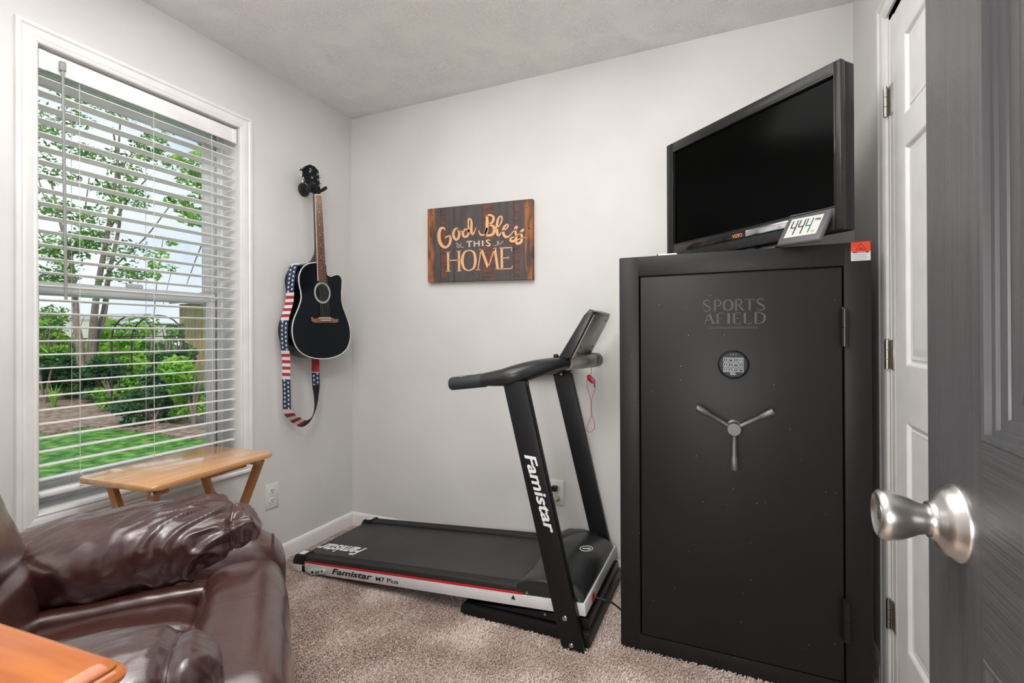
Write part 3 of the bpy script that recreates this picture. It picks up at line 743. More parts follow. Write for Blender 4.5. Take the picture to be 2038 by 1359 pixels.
def seg4(mb, x, w, y0, y1, t=.004):
    P = lambda u, v: CM @ Vector((u, v, .0006)); N = CM.col[2].to_3d(); ym = (y0+y1)/2
    stroke(mb, [(x, y1, t), (x, ym, t)], P, N, .0005); stroke(mb, [(x, ym, t), (x+w, ym, t)], P, N, .0005); stroke(mb, [(x+w, y1, t), (x+w, y0, t)], P, N, .0005)
lw = lx1-lx0; lh = ly1-ly0; digw = lw*.15
mb = MB(); mb.use(DIGIT)
seg4(mb, lx0+lw*.10, digw, ly0+lh*.12, ly1-lh*.12); seg4(mb, lx0+lw*.34, digw, ly0+lh*.12, ly1-lh*.12); mb.use(DIGG); seg4(mb, lx0+lw*.57, digw, ly0+lh*.12, ly1-lh*.12); mb.use(DIGIT)
for v in (.38, .62): mb.box(lx0+lw*.285, lx0+lw*.30, ly0+lh*v, ly0+lh*v+.003, .0006, .0011, 0, CM)
part('clock_digits', mb, None, lcd)
text('lettering', 'PM', CM @ Matrix.Translation((lx0+lw*.80, ly0+lh*.70, .0006)), lw*.15, lh*.13, DIGIT, lcd, .0004, bold=.02)
mb = MB(); M = CM @ Matrix.Translation((lx0+lw*.86, ly0+lh*.16, .0006)); mb.lathe([(.0030, 0), (.0030, .0004), (.0040, .0004), (.0040, 0), (.0030, 0)], M @ Vector((0, 0, 0)), CM.col[2].to_3d(), 16, False); part('alarm_icon', mb, DIGIT, lcd)

# ------------------------------------------------------------------ wall sign
YS = YB-.028
sg = thing('wall_sign', 'rustic plank sign reading God Bless This Home on the back wall', 'sign', (-1.2, YS+.014, 1.62))
cz = lambda x, y: at(830 + x/6.796, 380 + y/6.796, 1, YS)
sx0 = (cz(140, 245).x + cz(148, 1235).x)/2; sx1 = (cz(1552, 105).x + cz(1566, 1195).x)/2
szt = lambda x: cz(140, 245).z + (x-sx0)/(sx1-sx0)*(cz(1555, 105).z - cz(140, 245).z)
szb = lambda x: cz(148, 1235).z + (x-sx0)/(sx1-sx0)*(cz(1570, 1195).z - cz(148, 1235).z)
cuts = [(140, RUST), (250, SGRAY), (330, SBRN), (420, SGRAY), (525, SGRAY), (720, SGRAY), (918, SBRN), (1080, SGRAY), (1335, SBRN), (1400, SGRAY), (1470, RUST), (1562, None)]
solid = {140, 330, 525, 918, 1335, 1562}
mb = MB()
for (c0, mm), (c1, _) in zip(cuts, cuts[1:]):
    xa = sx0 + (c0-140)/(1562-140)*(sx1-sx0); xb = sx0 + (c1-140)/(1562-140)*(sx1-sx0)
    xa += .0008 if c0 in solid and c0 != 140 else 0; xb -= .0008 if c1 in solid and c1 != 1562 else 0
    mb.use(mm).prism([Vector((xa, YS, szb(xa))), Vector((xb, YS, szb(xb))), Vector((xb, YS, szt(xb))), Vector((xa, YS, szt(xa)))], (0, YB-YS-.002, 0))
part('planks', mb, None, sg, smooth=False)
mb = MB(); P = lambda x, y: cz(x, y) - Vector((0, .0002, 0)); N = (0, -1, 0)
for st in ([(380, 535, 10), (362, 500, 20), (318, 515, 34), (298, 590, 38), (305, 670, 38), (335, 735, 36), (385, 762, 30), (430, 735, 28), (452, 680, 30), (452, 612, 24)], [(376, 642, 8), (410, 616, 18), (455, 606, 20)],
           [(555, 510, 16), (520, 512, 22), (494, 560, 28), (498, 620, 30), (530, 660, 26), (562, 630, 28), (574, 570, 28), (555, 512, 18), (590, 548, 8), (640, 525, 8)],
           [(690, 520, 14), (650, 522, 22), (622, 560, 28), (632, 612, 28), (668, 618, 26), (695, 580, 26), (700, 520, 20)], [(704, 560, 26), (694, 450, 16), (698, 388, 18), (722, 376, 16), (738, 430, 24), (736, 540, 30), (750, 588, 22), (775, 560, 14), (800, 488, 6)],
           [(836, 528, 6), (848, 576, 16), (885, 598, 20), (925, 575, 18), (948, 500, 26)], [(945, 330, 26), (950, 420, 36), (945, 520, 36), (928, 596, 30)], [(940, 336, 18), (995, 326, 22), (1036, 360, 28), (1022, 420, 28), (968, 458, 16)], [(968, 458, 16), (1030, 478, 30), (1046, 536, 34), (1015, 592, 30), (935, 604, 24)],
           [(1082, 510, 10), (1118, 465, 14), (1148, 400, 18), (1148, 352, 16), (1118, 348, 18), (1092, 400, 26), (1080, 490, 32), (1086, 570, 32), (1106, 604, 22), (1140, 560, 10)],
           [(1140, 560, 10), (1205, 515, 16), (1236, 470, 16), (1212, 455, 18), (1174, 500, 28), (1168, 570, 32), (1200, 622, 28), (1250, 608, 16), (1300, 552, 10)],
           [(1300, 552, 10), (1352, 500, 18), (1350, 478, 14), (1326, 500, 18), (1336, 570, 26), (1346, 625, 28), (1312, 678, 28), (1266, 672, 26), (1272, 640, 18), (1320, 620, 10)],
           [(1330, 622, 8), (1395, 575, 12), (1444, 530, 16), (1428, 522, 16), (1402, 565, 22), (1420, 620, 28), (1408, 690, 30), (1360, 712, 30), (1340, 684, 22), (1370, 655, 12), (1440, 632, 8), (1490, 636, 5)],
           # HOME
           [(421, 822, 26), (424, 1085, 26)], [(568, 812, 24), (572, 1080, 24)], [(424, 940, 12), (570, 934, 12)], [(392, 826, 9), (450, 822, 9)], [(392, 1088, 9), (456, 1084, 9)], [(538, 816, 9), (598, 810, 9)], [(544, 1083, 9), (600, 1079, 9)],
           [(705, 800, 10), (640, 835, 24), (612, 945, 32), (640, 1045, 24), (700, 1080, 10)], [(705, 800, 10), (768, 830, 24), (790, 935, 32), (768, 1040, 24), (700, 1080, 10)],
           [(866, 800, 12), (826, 1062, 12)], [(872, 790, 30), (962, 1036, 30)], [(962, 1036, 12), (1050, 782, 12)], [(1052, 775, 30), (1092, 1050, 30)], [(844, 794, 9), (890, 790, 9)], [(796, 1068, 9), (856, 1064, 9)], [(1030, 776, 9), (1078, 772, 9)], [(1062, 1056, 9), (1124, 1052, 9)],
           [(1146, 772, 28), (1150, 1056, 28)], [(1120, 772, 12), (1288, 766, 12)], [(1284, 764, 10), (1282, 815, 8)], [(1150, 908, 12), (1240, 902, 12)], [(1236, 878, 8), (1238, 925, 8)], [(1124, 1056, 12), (1286, 1048, 12)], [(1282, 1052, 10), (1292, 1005, 8)]):
    stroke(mb, [(a_, b_, c_*1.14) for a_, b_, c_ in st], P, N, .0012, 6)
part('lettering', mb, PEACH, sg, label='peach painted words God Bless and Home')
mb = MB()
for st in ([(668, 688, 16), (748, 680, 16)], [(708, 684, 18), (708, 758, 18)], [(775, 678, 18), (778, 752, 18)], [(838, 672, 18), (840, 748, 18)], [(776, 714, 14), (840, 708, 14)], [(888, 670, 20), (890, 744, 20)],
           [(994, 672, 10), (962, 662, 14), (938, 680, 16), (965, 704, 18), (990, 726, 16), (966, 744, 14), (934, 732, 10)],
           [(528, 720, 5), (545, 706, 6), (575, 740, 6), (590, 755, 6), (640, 768, 5)], [(600, 706, 5), (585, 730, 6), (560, 765, 6), (540, 740, 5), (560, 722, 4)], [(1036, 735, 5), (1070, 738, 6), (1105, 690, 6), (1085, 680, 5), (1100, 720, 6), (1130, 715, 6), (1165, 680, 5), (1140, 678, 4)]):
    stroke(mb, st, P, N, .0010, 5)
part('small_lettering', mb, IVORY, sg, label='ivory word THIS between small scrolls')
mb = MB()
for x, y, r in ((212, 330, 10), (1518, 505, 14), (1306, 792, 14), (1545, 862, 8), (812, 1195, 9), (312, 668, 8), (1478, 225, 8)):
    c = cz(x, y); mb = MB(); mb.cyl(c, c - Vector((0, .0006, 0)), r/6.796/FPX*2.2, seg=12); part('knot', mb, mat('sign_knot', (.008, .006, .006), .8), sg)

# ------------------------------------------------------------------ outlets and plugs
def outlet(ctr, nrm, across, label, w=.074, h=.120):
    c = Vector(ctr); nrm = Vector(nrm); ac = Vector(across)
    t = thing('wall_outlet', label, 'outlet', ctr, group='duplex wall outlets')
    M = frame(c - ac*w/2 - Vector((0, 0, h/2)), ac, (0, 0, 1))
    if M.col[2].to_3d().dot(nrm) < 0:
        M = frame(c + ac*w/2 - Vector((0, 0, h/2)), -ac, (0, 0, 1))
    mb = MB(); mb.box(0, w, 0, h, 0, .006, .0025, M); part('cover_plate', mb, PLATE, t)
    for k in (.30, .70):
        mb = MB(); mb.lathe([(0, .006), (.0165, .006), (.0165, .0075), (.0155, .0082), (0, .0082)], M @ Vector((w/2, h*k, 0)), nrm, 28)
        f = part('receptacle', mb, PLATE, t)
        mb = MB(); z = h*k
        mb.box(w/2-.0075, w/2-.0045, z, z+.009, .0078, .0086, 0, M); mb.box(w/2+.0045, w/2+.0075, z+.001, z+.008, .0078, .0086, 0, M); mb.cyl(M @ Vector((w/2, z-.0065, .0078)), M @ Vector((w/2, z-.0065, .0086)), .0028, seg=12)
        part('slots', mb, SLOT, f)
    mb = MB(); mb.cyl(M @ Vector((w/2, h/2, .006)), M @ Vector((w/2, h/2, .0072)), .0028, seg=12); part('screw', mb, PLATE, t)
    return M
outlet((XL, 1.7325, .3445), (1, 0, 0), (0, -1, 0), 'white duplex outlet on the left wall below the guitar')
outlet((-.780, YB, .358), (0, -1, 0), (1, 0, 0), 'white duplex outlet on the back wall with two plugs in it')
# black plug and cord behind the upright
p = Vector((-.785, YB, .382))
t = thing('power_cord', 'black power plug and cord in the upper socket behind the treadmill', 'cord', p, group='power cords by the treadmill')
mb = MB(); mb.box(p.x-.015, p.x+.013, YB-.040, YB-.0084, p.z-.012, p.z+.013, .005); part('plug', mb, BLK, t)
mb = MB(); mb.tube(smoothpts([(p.x-.012, YB-.034, p.z-.002), (p.x-.030, YB-.036, p.z-.03), (p.x-.048, YB-.036, p.z-.075), (-.865, YB-.036, .24), (-.885, YB-.034, .19), (-.860, YB-.032, .17), (-.83, YB-.024, .09), (-.82, YB-.022, .02)], 6), .0032, 8); part('cord', mb, BLK, t)
p = Vector((-.778, YB, .330))
t = thing('power_cord', 'beige power plug and cord hanging from the lower socket behind the treadmill', 'cord', p, group='power cords by the treadmill')
mb = MB(); mb.lathe([(0, .0084), (.014, .0084), (.014, .016), (.011, .026), (.006, .030), (0, .030)], p, (0, -1, 0), 20); part('plug', mb, BEIGE, t)
mb = MB(); mb.tube(smoothpts([(p.x, YB-.026, p.z), (p.x-.008, YB-.036, p.z-.02), (p.x-.012, YB-.034, p.z-.07), (p.x+.006, YB-.024, p.z-.16), (p.x+.01, YB-.020, .06), (p.x+.01, YB-.020, .005)], 6), .0030, 8); part('cord', mb, BEIGE, t)

# ------------------------------------------------------------------ guitar
GXF = -1.955                                   # front face plane
gt = thing('acoustic_guitar', 'black cutaway acoustic guitar hanging on the left wall', 'guitar', (-2.0, 1.95, 1.0))
gp = lambda x, y, X=GXF: at(540 + x/5.661, 500 + y/5.661, 0, X)
ol = [(520, 128), (440, 135), (380, 160), (335, 212), (310, 290), (315, 380), (333, 470), (332, 550), (300, 650), (258, 750), (236, 850), (238, 950), (270, 1060), (335, 1142), (430, 1192), (540, 1211), (660, 1204), (770, 1168), (848, 1100), (885, 1000), (890, 900), (866, 790), (830, 690), (800, 600), (790, 500), (794, 400), (793, 310), (755, 265), (710, 268), (672, 282), (640, 270), (624, 235), (615, 150)]
outline = smoothpts([gp(*q) for q in ol], 4, True)
mb = MB(); mb.prism(outline, (-.004, 0, 0)); part('body_top', mb, GTOP, gt, ang=30)
mb = MB(); dpt = .098
rings = []
cen = Vector((0, 1.95, 1.22))
for dx, k in ((-.004, 1), (-.02, 1.0), (-.06, 1.0), (-dpt+.004, .995), (-dpt, .985)):
    rings.append([Vector((GXF+dx, cen.y+(p.y-cen.y)*k, cen.z+(p.z-cen.z)*k)) for p in outline])
mb.loft(rings); part('body_sides', mb, GSIDE, gt, ang=30)
mb = MB(); mb.tube(outline + [outline[0]], .0028, 8, cap=False, up=(1, 0, 0)); 
part('binding', mb, BIND, gt, ang=60)
hc = gp(575, 467)
mb = MB(); mb.lathe([(.047, 0), (.047, .0012), (.0565, .0012), (.0565, 0), (.047, 0)], hc, (1, 0, 0), 48, False); part('rosette', mb, ROSE, gt)
mb = MB(); mb.cyl(hc, hc + Vector((.0006, 0, 0)), .047, seg=40); part('sound_hole', mb, DKHOLE, gt)
# fretboard
fA = at(627.0, 387, 0, GXF+.008); fB = at(640.2, 388, 0, GXF+.008); fC = at(649.6, 562, 0, GXF+.008); fD = at(632.8, 559, 0, GXF+.008)
mb = MB(); mb.prism([fA, fB, fC, fD], (-.008, 0, 0), .0004); fbd = part('fretboard', mb, FRETB, gt)
for i in range(1, 20):
    k = (1-2**(-i/12.0))/(1-2**(-19.6/12)); a = fA.lerp(fD, k); b = fB.lerp(fC, k); mb = MB(); mb.tube([a + Vector((.0004, 0, 0)), b + Vector((.0004, 0, 0))], .0009, 6); part('fret', mb, HINGE, fbd)
mb = MB(); mb.tube([fA, fD], .0018, 6); mb.tube([fA + Vector((.001, 0, 0)), fB + Vector((.001, 0, 0))], .0028, 6); part('nut_and_binding', mb, BIND, fbd)
for i in (3, 5, 7, 9, 12, 15):
    k = (1-2**(-(i-.5)/12.0))/(1-2**(-19.6/12)); c = (fA.lerp(fD, k) + fB.lerp(fC, k))/2; mb = MB(); mb.cyl(c, c + Vector((.0005, 0, 0)), .003, seg=12); part('fret_dot', mb, PEARL, fbd)
# neck
nA, nB = (fA+fB)/2, (fD.lerp(fA, .22)+fC.lerp(fB, .22))/2
mb = MB(); rs = []
for k, wv, dv in ((0, .021, .020), (.3, .0225, .021), (.75, .026, .023), (.86, .027, .030), (.95, .028, .060), (1, .029, .085)):
    c = nA.lerp(nB, k) - Vector((.009, 0, 0)); ax = (fB-fA).normalized()
    rs.append([c + ax*wv*math.cos(PI*j/10) + Vector((-dv*math.sin(PI*j/10), 0, 0)) for j in range(11)])
mb.loft(rs); part('neck', mb, NECK, gt, ang=50)
# headstock
hp = lambda x, y, X=GXF+.002: at(580 + x/5.66, 320 + y/5.66, 0, X - (385-y)*.00008)
hs = [hp(*q) for q in ((330, 372), (270, 375), (243, 300), (215, 272), (182, 240), (160, 165), (135, 92), (160, 62), (210, 40), (262, 62), (306, 112), (312, 170), (322, 290))]
mb = MB(); mb.prism(hs, (-.016, 0, 0), .001); hd = part('headstock', mb, GTOP, gt)
for k, (x, y) in enumerate(((205, 120), (228, 190), (245, 258), (290, 152), (297, 215), (312, 280))):
    c = hp(x, y)
    mb = MB(); mb.lathe([(.0055, 0), (.0055, .002), (.003, .003), (.003, .008), (0, .008)], c, (1, 0, 0), 16)
    sgn = -1 if k < 3 else 1; b0 = c + Vector((-.020, sgn*.014, 0))
    mb.box(b0.x-.004, b0.x+.002, b0.y-.008, b0.y+.008, b0.z-.008, b0.z+.008, .002); mb.tube([b0, b0 + Vector((-.002, sgn*.022, .002))], .0025, 8)
    mb.cushion(b0 + Vector((-.002, sgn*.029, .002)), (.004, .008, .009), 2.5, 5)
    part('tuning_peg', mb, CHROME, hd)
text('lettering', 'Fender', frame(hp(200, 88) + Vector((.001, 0, 0)), (0, .9, -.45), (0, .45, .9)), .030, .008, PEARL, hd, .0005, shear=.2)
# bridge (moustache) and pins
bq = [(442, 748), (452, 740), (470, 762), (500, 766), (535, 742), (560, 738), (640, 738), (668, 746), (700, 764), (722, 770), (738, 760), (748, 772), (742, 795), (720, 806), (680, 804), (560, 804), (500, 806), (462, 802), (446, 780)]
mb = MB(); mb.prism([gp(x, y) for x, y in bq], (.007, 0, 0), .0015); br = part('bridge', mb, BRIDGE, gt)
mb = MB(); mb.prism([gp(x, y, GXF+.007) for x, y in ((540, 748), (668, 748), (668, 757), (540, 757))], (.003, 0, 0)); 
for i in range(6): mb.cyl(gp(562+i*19, 777, GXF+.006), gp(562+i*19, 777, GXF+.011), .0030, seg=10)
part('saddle_and_pins', mb, BIND, br)
for i in range(6):
    k = (i+.5)/6; a = fA.lerp(fB, k) + Vector((.003, 0, 0)); b = gp(562+i*19, 752, GXF+.011); mb = MB(); mb.tube([a, b, gp(562+i*19, 777, GXF+.008)], .0006, 4); part('string', mb, STRING, gt)
# wall hanger
hw = at(606, 377, 0, XL+.012)
gh = thing('guitar_hanger', 'black foam padded wall hanger holding the guitar head', 'hanger', (XL, hw.y, hw.z))
mb = MB(); mb.lathe([(0, 0), (.036, 0), (.036, .006), (.030, .014), (0, .016)], (XL, hw.y+.004, hw.z), (1, 0, 0), 32); part('mounting_plate', mb, FOAM, gh)
hk = Vector((GXF-.012, fA.lerp(fB, .5).y, at(633, 378, 0, GXF-.01).z))
mb = MB(); mb.tube(smoothpts([(XL+.012, hw.y+.004, hw.z), (XL+.05, hw.y+.015, hw.z-.002), (GXF-.045, hk.y-.004, hk.z-.004)], 4), .007, 10)
mb.tube(smoothpts([(GXF+.012, hk.y-.038, hk.z+.020), (GXF-.010, hk.y-.040, hk.z+.008), (GXF-.035, hk.y-.030, hk.z-.002), (GXF-.045, hk.y, hk.z-.006), (GXF-.035, hk.y+.032, hk.z-.002), (GXF-.010, hk.y+.044, hk.z+.006), (GXF+.014, hk.y+.050, hk.z+.020)], 5), .0085, 12)
part('padded_fork', mb, FOAM, gh)
# strap
XS = -2.005
sp = lambda x, y: at(530 + x/2.265, 300 + y/2.265, 0, XS)
sptop = at(600, 524, 0, XS)
path2 = [(150, 508), (128, 520), (116, 600), (104, 680), (97, 765), (92, 850), (90, 950), (90, 1030), (92, 1100), (94, 1165), (112, 1196), (140, 1217), (170, 1230), (198, 1214), (216, 1180), (224, 1130), (224, 1060), (222, 1000), (222, 960), (221, 938)]
pathp = [sp(*q) for q in path2]
def yleft(z):
    c_ = [p.y for p in outline if abs(p.z-z) < .02 and p.y < 1.93]
    return min(c_) if c_ else 9
for p_ in pathp[1:12]: p_.y = min(p_.y, yleft(p_.z)-.006)
pts = smoothpts(pathp, 10)
L = [0]
for a, b in zip(pts, pts[1:]): L.append(L[-1] + (b-a).length)
def at_len(s):
    for i in range(len(pts)-1):
        if L[i+1] >= s: return pts[i].lerp(pts[i+1], (s-L[i])/max(1e-6, L[i+1]-L[i])), (pts[i+1]-pts[i]).normalized()
    return pts[-1], (pts[-1]-pts[-2]).normalized()
def len_of(q):
    p = sp(*q); return L[min(range(len(pts)), key=lambda i: (pts[i]-p).length)]
sA, sB, sC, sD, sE, sF, sG, sH = [len_of(q) for q in ((128, 520), (104, 640), (97, 765), (91, 900), (90, 1030), (94, 1165), (170, 1230), (222, 1050))]
sI = len_of((222, 1000)); TOT = L[-1]
strap = MB(); strap.use(SNAVY)
hwid = .0265
def strap_seg(a, b, mm, lift=0, w=hwid):
    strap.use(mm); n = max(2, int((b-a)/.012)); rings = []
    for i in range(n+1):
        s = a + (b-a)*i/n; p, t = at_len(s)
        nrm = Vector((1, 0, 0)).cross(t).normalized()
        # the band twists a little towards the room in the loop
        tw = 0
        if s > sF*.98 and s < sH: tw = .75*math.sin((s-sF*.98)/(sH-sF*.98)*PI)
        ac = (Vector((1, 0, 0))*math.cos(tw) + nrm*math.sin(tw)); n2 = t.cross(ac)
        rings.append([p - ac*w + n2*(.0013+lift), p + ac*w + n2*(.0013+lift), p + ac*w - n2*(.0013+lift), p - ac*w - n2*(.0013+lift)])
    strap.loft(rings)
def strap_stars(a, b, both=True):
    strap_seg(a, b, SNAVY); strap.use(SWHITE); n = int((b-a)/.0105)
    for i in range(n):
        s = a + .006 + (b-a-.012)*i/max(1, n-1); p, t = at_len(s); nrm = Vector((1, 0, 0)).cross(t).normalized()
        c = p + Vector((hwid*(.52 if i % 2 else -.42), 0, 0)); 
        for sg_ in (-1, 1):
            cc = c + nrm*sg_*.0016; ring = [cc + (Vector((1, 0, 0))*math.cos(k*PI/5) + t*math.sin(k*PI/5))*(.0078 if k % 2 else .0045) for k in range(10)]
            strap.face(ring)
def strap_stripes(a, b, n):
    for i in range(n): strap_seg(a+(b-a)*i/n, a+(b-a)*(i+1)/n, SWHITE if i % 2 == 0 else SRED)
strap_seg(0, sA, SWHITE); strap_stars(sA, sB); strap_stripes(sB, sC, 9); strap_stars(sC, sD); strap_stripes(sD, sE, 9); strap_stars(sE, sF); strap_stripes(sF, sG, 6)
strap_seg(sG, sH-.012, SBLACK, .0006, hwid*1.02); strap_stars(sH-.012, sI); strap_seg(sI, sI+.004, SWHITE); strap_seg(sI+.004, TOT, SRED)
single('guitar_strap', strap, None, 'stars and stripes patterned strap hanging in a loop from the guitar', 'strap', origin=(XS, 1.8, 1.0), ang=40)

# ------------------------------------------------------------------ treadmill
tm = thing('treadmill', 'black and white folding treadmill standing along the back wall', 'treadmill', (-1.15, 2.0, 0))
Y0, Y1 = 1.732, 2.262; DW = Y1-Y0
ang = math.atan2(.106+.004, 1.45)
DM = Matrix.Translation((-1.925, Y0, .004)) @ Matrix.Rotation(-ang, 4, 'Y')   # local x along, y across, z up
LT = 1.447
def D(x, y, z): return DM @ Vector((x, y, z))
for y0, y1 in ((0, .052), (DW-.052, DW)):
    mb = MB(); mb.box(.055, 1.20, y0, y1, .046, .076, .006, DM)
    for k in range(5): mb.box(.07, 1.19, y0+.009+k*.008, y0+.012+k*.008, .0755, .0772, .0006, DM)
    part('foot_rail', mb, RAILB, tm)
for s_, yy in ((-1, 0), (1, DW)):
    y0, y1 = (yy-.003, yy+.004) if s_ < 0 else (yy-.004, yy+.003)
    mb = MB(); mb.box(.055, LT, y0, y1, 0, .046, .002, DM); part('side_panel', mb, WHITEP, tm)
    mb = MB(); mb.box(.055, 1.205, y0-.0006, y1+.0006, .046, .0535, .001, DM); part('red_stripe', mb, RED, tm)
mb = MB(); mb.box(.03, 1.30, .05, DW-.05, .050, .062, .002, DM); mb.tube([D(.032, .052, .048), D(.032, DW-.052, .048)], .016, 16); part('running_belt', mb, RUB, tm)
for y0, y1 in ((-.004, .056), (DW-.056, DW+.004)):
    mb = MB(); mb.use(BLK); pr_ = [(.0, .034), (.0, .052), (.018, .078), (.078, .080), (.078, .034)]
    mb.prism([D(x, y0, z) for x, z in pr_], D(0, y1, 0)-D(0, y0, 0), .003)
    ec = part('end_cap', mb, None, tm)
    mb = MB(); mb.prism([D(x, y0+.001, z) for x, z in ((.0, .004), (-.002, .034), (.078, .0345), (.078, .0), (.03, -.002))], D(0, y1-.001, 0)-D(0, y0+.001, 0), .002); part('end_cap_lower', mb, WHITEP, ec, label='white lower half')
    mb = MB(); mb.box(.028, .062, y0+.012, y1-.012, .0795, .0808, 0, DM); part('cap_sticker', mb, LETW, ec)
# fold bracket and wheel at near rear
mb = MB(); mb.prism([D(.095, -.0045, .014), D(.100, -.0045, .002), D(.125, -.0045, -.004), D(.205, -.0045, .012), D(.212, -.0045, .024), D(.200, -.0045, .034), D(.125, -.0045, .024)], (0, -.005, 0), .001); bk = part('foot_bracket', mb, WHITEP, tm)
mb = MB(); mb.tube([D(.13, -.012, .010), D(.13, -.009, .010)], .006, 12); mb.tube([D(.19, -.012, .022), D(.19, -.009, .022)], .004, 12); mb.tube(smoothpts([D(.15, -.0105, .006), D(.158, -.0105, .018), D(.168, -.0105, .012), D(.17, -.0105, .022)], 4), .0018, 6); part('bracket_bolts', mb, BLK, bk)
for y in (-.001, DW-.03):
    mb = MB(); mb.tube([D(.105, y, .000), D(.105, y+.03, .000)], .020, 20); part('rear_wheel', mb, BLK, tm)
# deck underside
mb = MB(); mb.box(.06, 1.42, .01, DW-.01, .004, .046, .003, DM); part('deck_board', mb, BLK, tm)
# motor hood
mb = MB(); rs = []
for x, hh, ins in ((1.175, .066, .060), (1.188, .084, .045), (1.21, .104, .020), (1.25, .122, .006), (1.30, .134, .002), (1.36, .132, .002), (1.41, .110, .004), (1.440, .076, .006), (1.444, .046, .010)):
    sec = []
    for k in range(25):
        a = k/24; y = ins + (DW-2*ins)*a; c = abs(2*a-1)
        z = .046 + (hh-.046)*(1 - .34*c**3.2 - (.66 if c > .97 else 0)) + .006*math.cos(min(1, c*1.6)*PI)*(1 if x > 1.2 else 0)
        sec.append(D(x, y, z))
    sec += [D(x, DW-ins, .044), D(x, ins, .044)]
    rs.append(sec)
mb.loft(rs); hood = part('motor_hood', mb, mat('hood_black', (.022, .024, .025), .30, bump=.15, bscale=200), tm, ang=55)
for y0, y1 in ((-.004, .10), (DW-.10, DW+.004)):
    mb = MB(); mb.prism([D(x, y0, z) for x, z in ((1.180, .046), (1.180, .078), (1.192, .094), (1.23, .110), (1.30, .112), (1.36, .100), (1.42, .046))], D(0, y1, 0)-D(0, y0, 0), .010, 3); part('hood_shoulder', mb, MATS['hood_black'], hood)
e0 = at(1168, 1105, 2, .222); e0 = DM.inverted() @ e0; e0.z = .1405; e0 = DM @ e0
mb = MB(); M = frame(e0, DM.col[0].to_3d(), DM.col[1].to_3d()); mb.lathe([(.024, 0), (.024, .0012), (.0275, .0012), (.0275, 0), (.024, 0)], e0, DM.col[2].to_3d(), 32, False)
mb.box(-.016, .016, -.003, .003, 0, .0012, 0, M @ Matrix.Rotation(R_(8), 4, 'Z')); mb.box(.010, .016, -.007, .007, 0, .0012, 0, M); part('hood_emblem', mb, LETW, hood, label='white ring emblem')
# front white end panel
mb = MB(); mb.box(LT-.004, LT+.004, -.003, DW+.003, -.0, .046, .002, DM); part('front_panel', mb, WHITEP, tm)
mb = MB(); mb.box(LT+.003, LT+.009, .085, .115, .006, .036, .003, DM); part('power_switch', mb, REDP, tm, label='small red power switch')
mb = MB(); mb.tube([D(1.165, -.006, .030), D(1.165, -.002, .030)], .010, 3); part('side_mark', mb, BLK, tm)
for x in (1.225, 1.43): mb = MB(); mb.tube([D(x, -.006, .057), D(x, -.002, .057)], .005, 12); part('side_screw', mb, STEEL, tm)
# floor frame
mb = MB(); yo = Y0-.004
for y0, y1 in ((Y0+.002, Y0+.045), (Y1-.045, Y1-.002)):
    mb.prism([Vector(q) for q in ((-1.005, y0, .012), (-.995, y0, .002), (-.470, y0, .002), (-.470, y0, .052), (-.98, y0, .050), (-1.002, y0, .035))], (0, y1-y0, 0), .004)
mb.box(-.515, -.462, Y0-.01, Y1+.01, .002, .058, .005)
mb.box(-1.0, -.96, Y0+.01, Y1-.01, .006, .040, .005)
part('floor_frame', mb, BLKP, tm)
mb = MB(); mb.prism([Vector(q) for q in ((-.98, Y0+.012, .052), (-.47, Y0+.012, .060), (-.47, Y0+.012, .100), (-.66, Y0+.012, .085))], (0, DW-.024, 0), .004); part('incline_frame', mb, BLK, tm)
mb = MB(); 
for px, py in ((1085, 1222),): 
    c = at(px, py, 1, Y0-.004); mb.tube([c, c + Vector((0, -.003, 0))], .005, 12)
part('frame_bolt', mb, STEEL, tm)
# uprights
def upright(yc0, yc1, name_lab=None, bolts=True):
    yy = (yc0+yc1)/2
    b0 = at(1116, 1285, 1, 1.69); b1 = at(1163, 1290, 1, 1.69); t0 = at(1000, 763, 1, 1.69); t1 = at(1044, 758, 1, 1.69)
    mb = MB(); q = [Vector((b0.x, yc0, .014)), Vector((b0.x+.012, yc0, .001)), Vector((b1.x, yc0, .001)), Vector((t1.x, yc0, .965)), Vector((t0.x, yc0, .955))]
    k = (.245-.014)/(.955-.014)
    mb.prism(q, (0, yc1-yc0, 0), .004, 2)
    u = part('upright', mb, BLKP, tm); return u, b0, b1, t0, t1
u1, b0, b1, t0, t1 = upright(1.690, 1.727)
mb = MB()
for px, py, r in ((1124, 1230, .0095), (1137, 1284, .008)):
    c = at(px, py, 1, 1.690); mb = MB(); mb.lathe([(0, 0), (r, 0), (r, .003), (r*.6, .005), (0, .005)], c, (0, -1, 0), 16); part('bolt', mb, STEEL, u1)
upright(2.264, 2.286)
# lettering on the near upright, reading downwards
lt0 = at(1041, 905, 1, 1.690); lb0 = at(1084.5, 1062, 1, 1.690); dv = (lb0-lt0); ln_ = dv.length
c0 = at(1037, 905, 1, 1.690); c1 = at(1060, 905, 1, 1.690)
M = frame(Vector((c0.x+.012, 1.6898, lt0.z)), dv, (1, 0, .25))
up_ = M.col[1].to_3d()
text('lettering', 'Famistar', M, ln_, .044, LETW, u1, .0008, shear=.28, bold=.022, label='white maker name')
text('lettering', 'Famistar', frame(D(.245, -.0035, .0135), DM.col[0].to_3d(), DM.col[2].to_3d()), .235, .026, LETB, tm, .0008, shear=.3, bold=.02)
text('lettering', 'M7 Plus', frame(D(.500, -.0035, .0135), DM.col[0].to_3d(), DM.col[2].to_3d()), .120, .018, LETB, tm, .0008, bold=.004)
text('lettering', 'Famistar', frame(D(.300, .180, .0632), -DM.col[0].to_3d(), -DM.col[1].to_3d()),   .275, .085, LETW, tm, .0012, shear=.28, bold=.02)
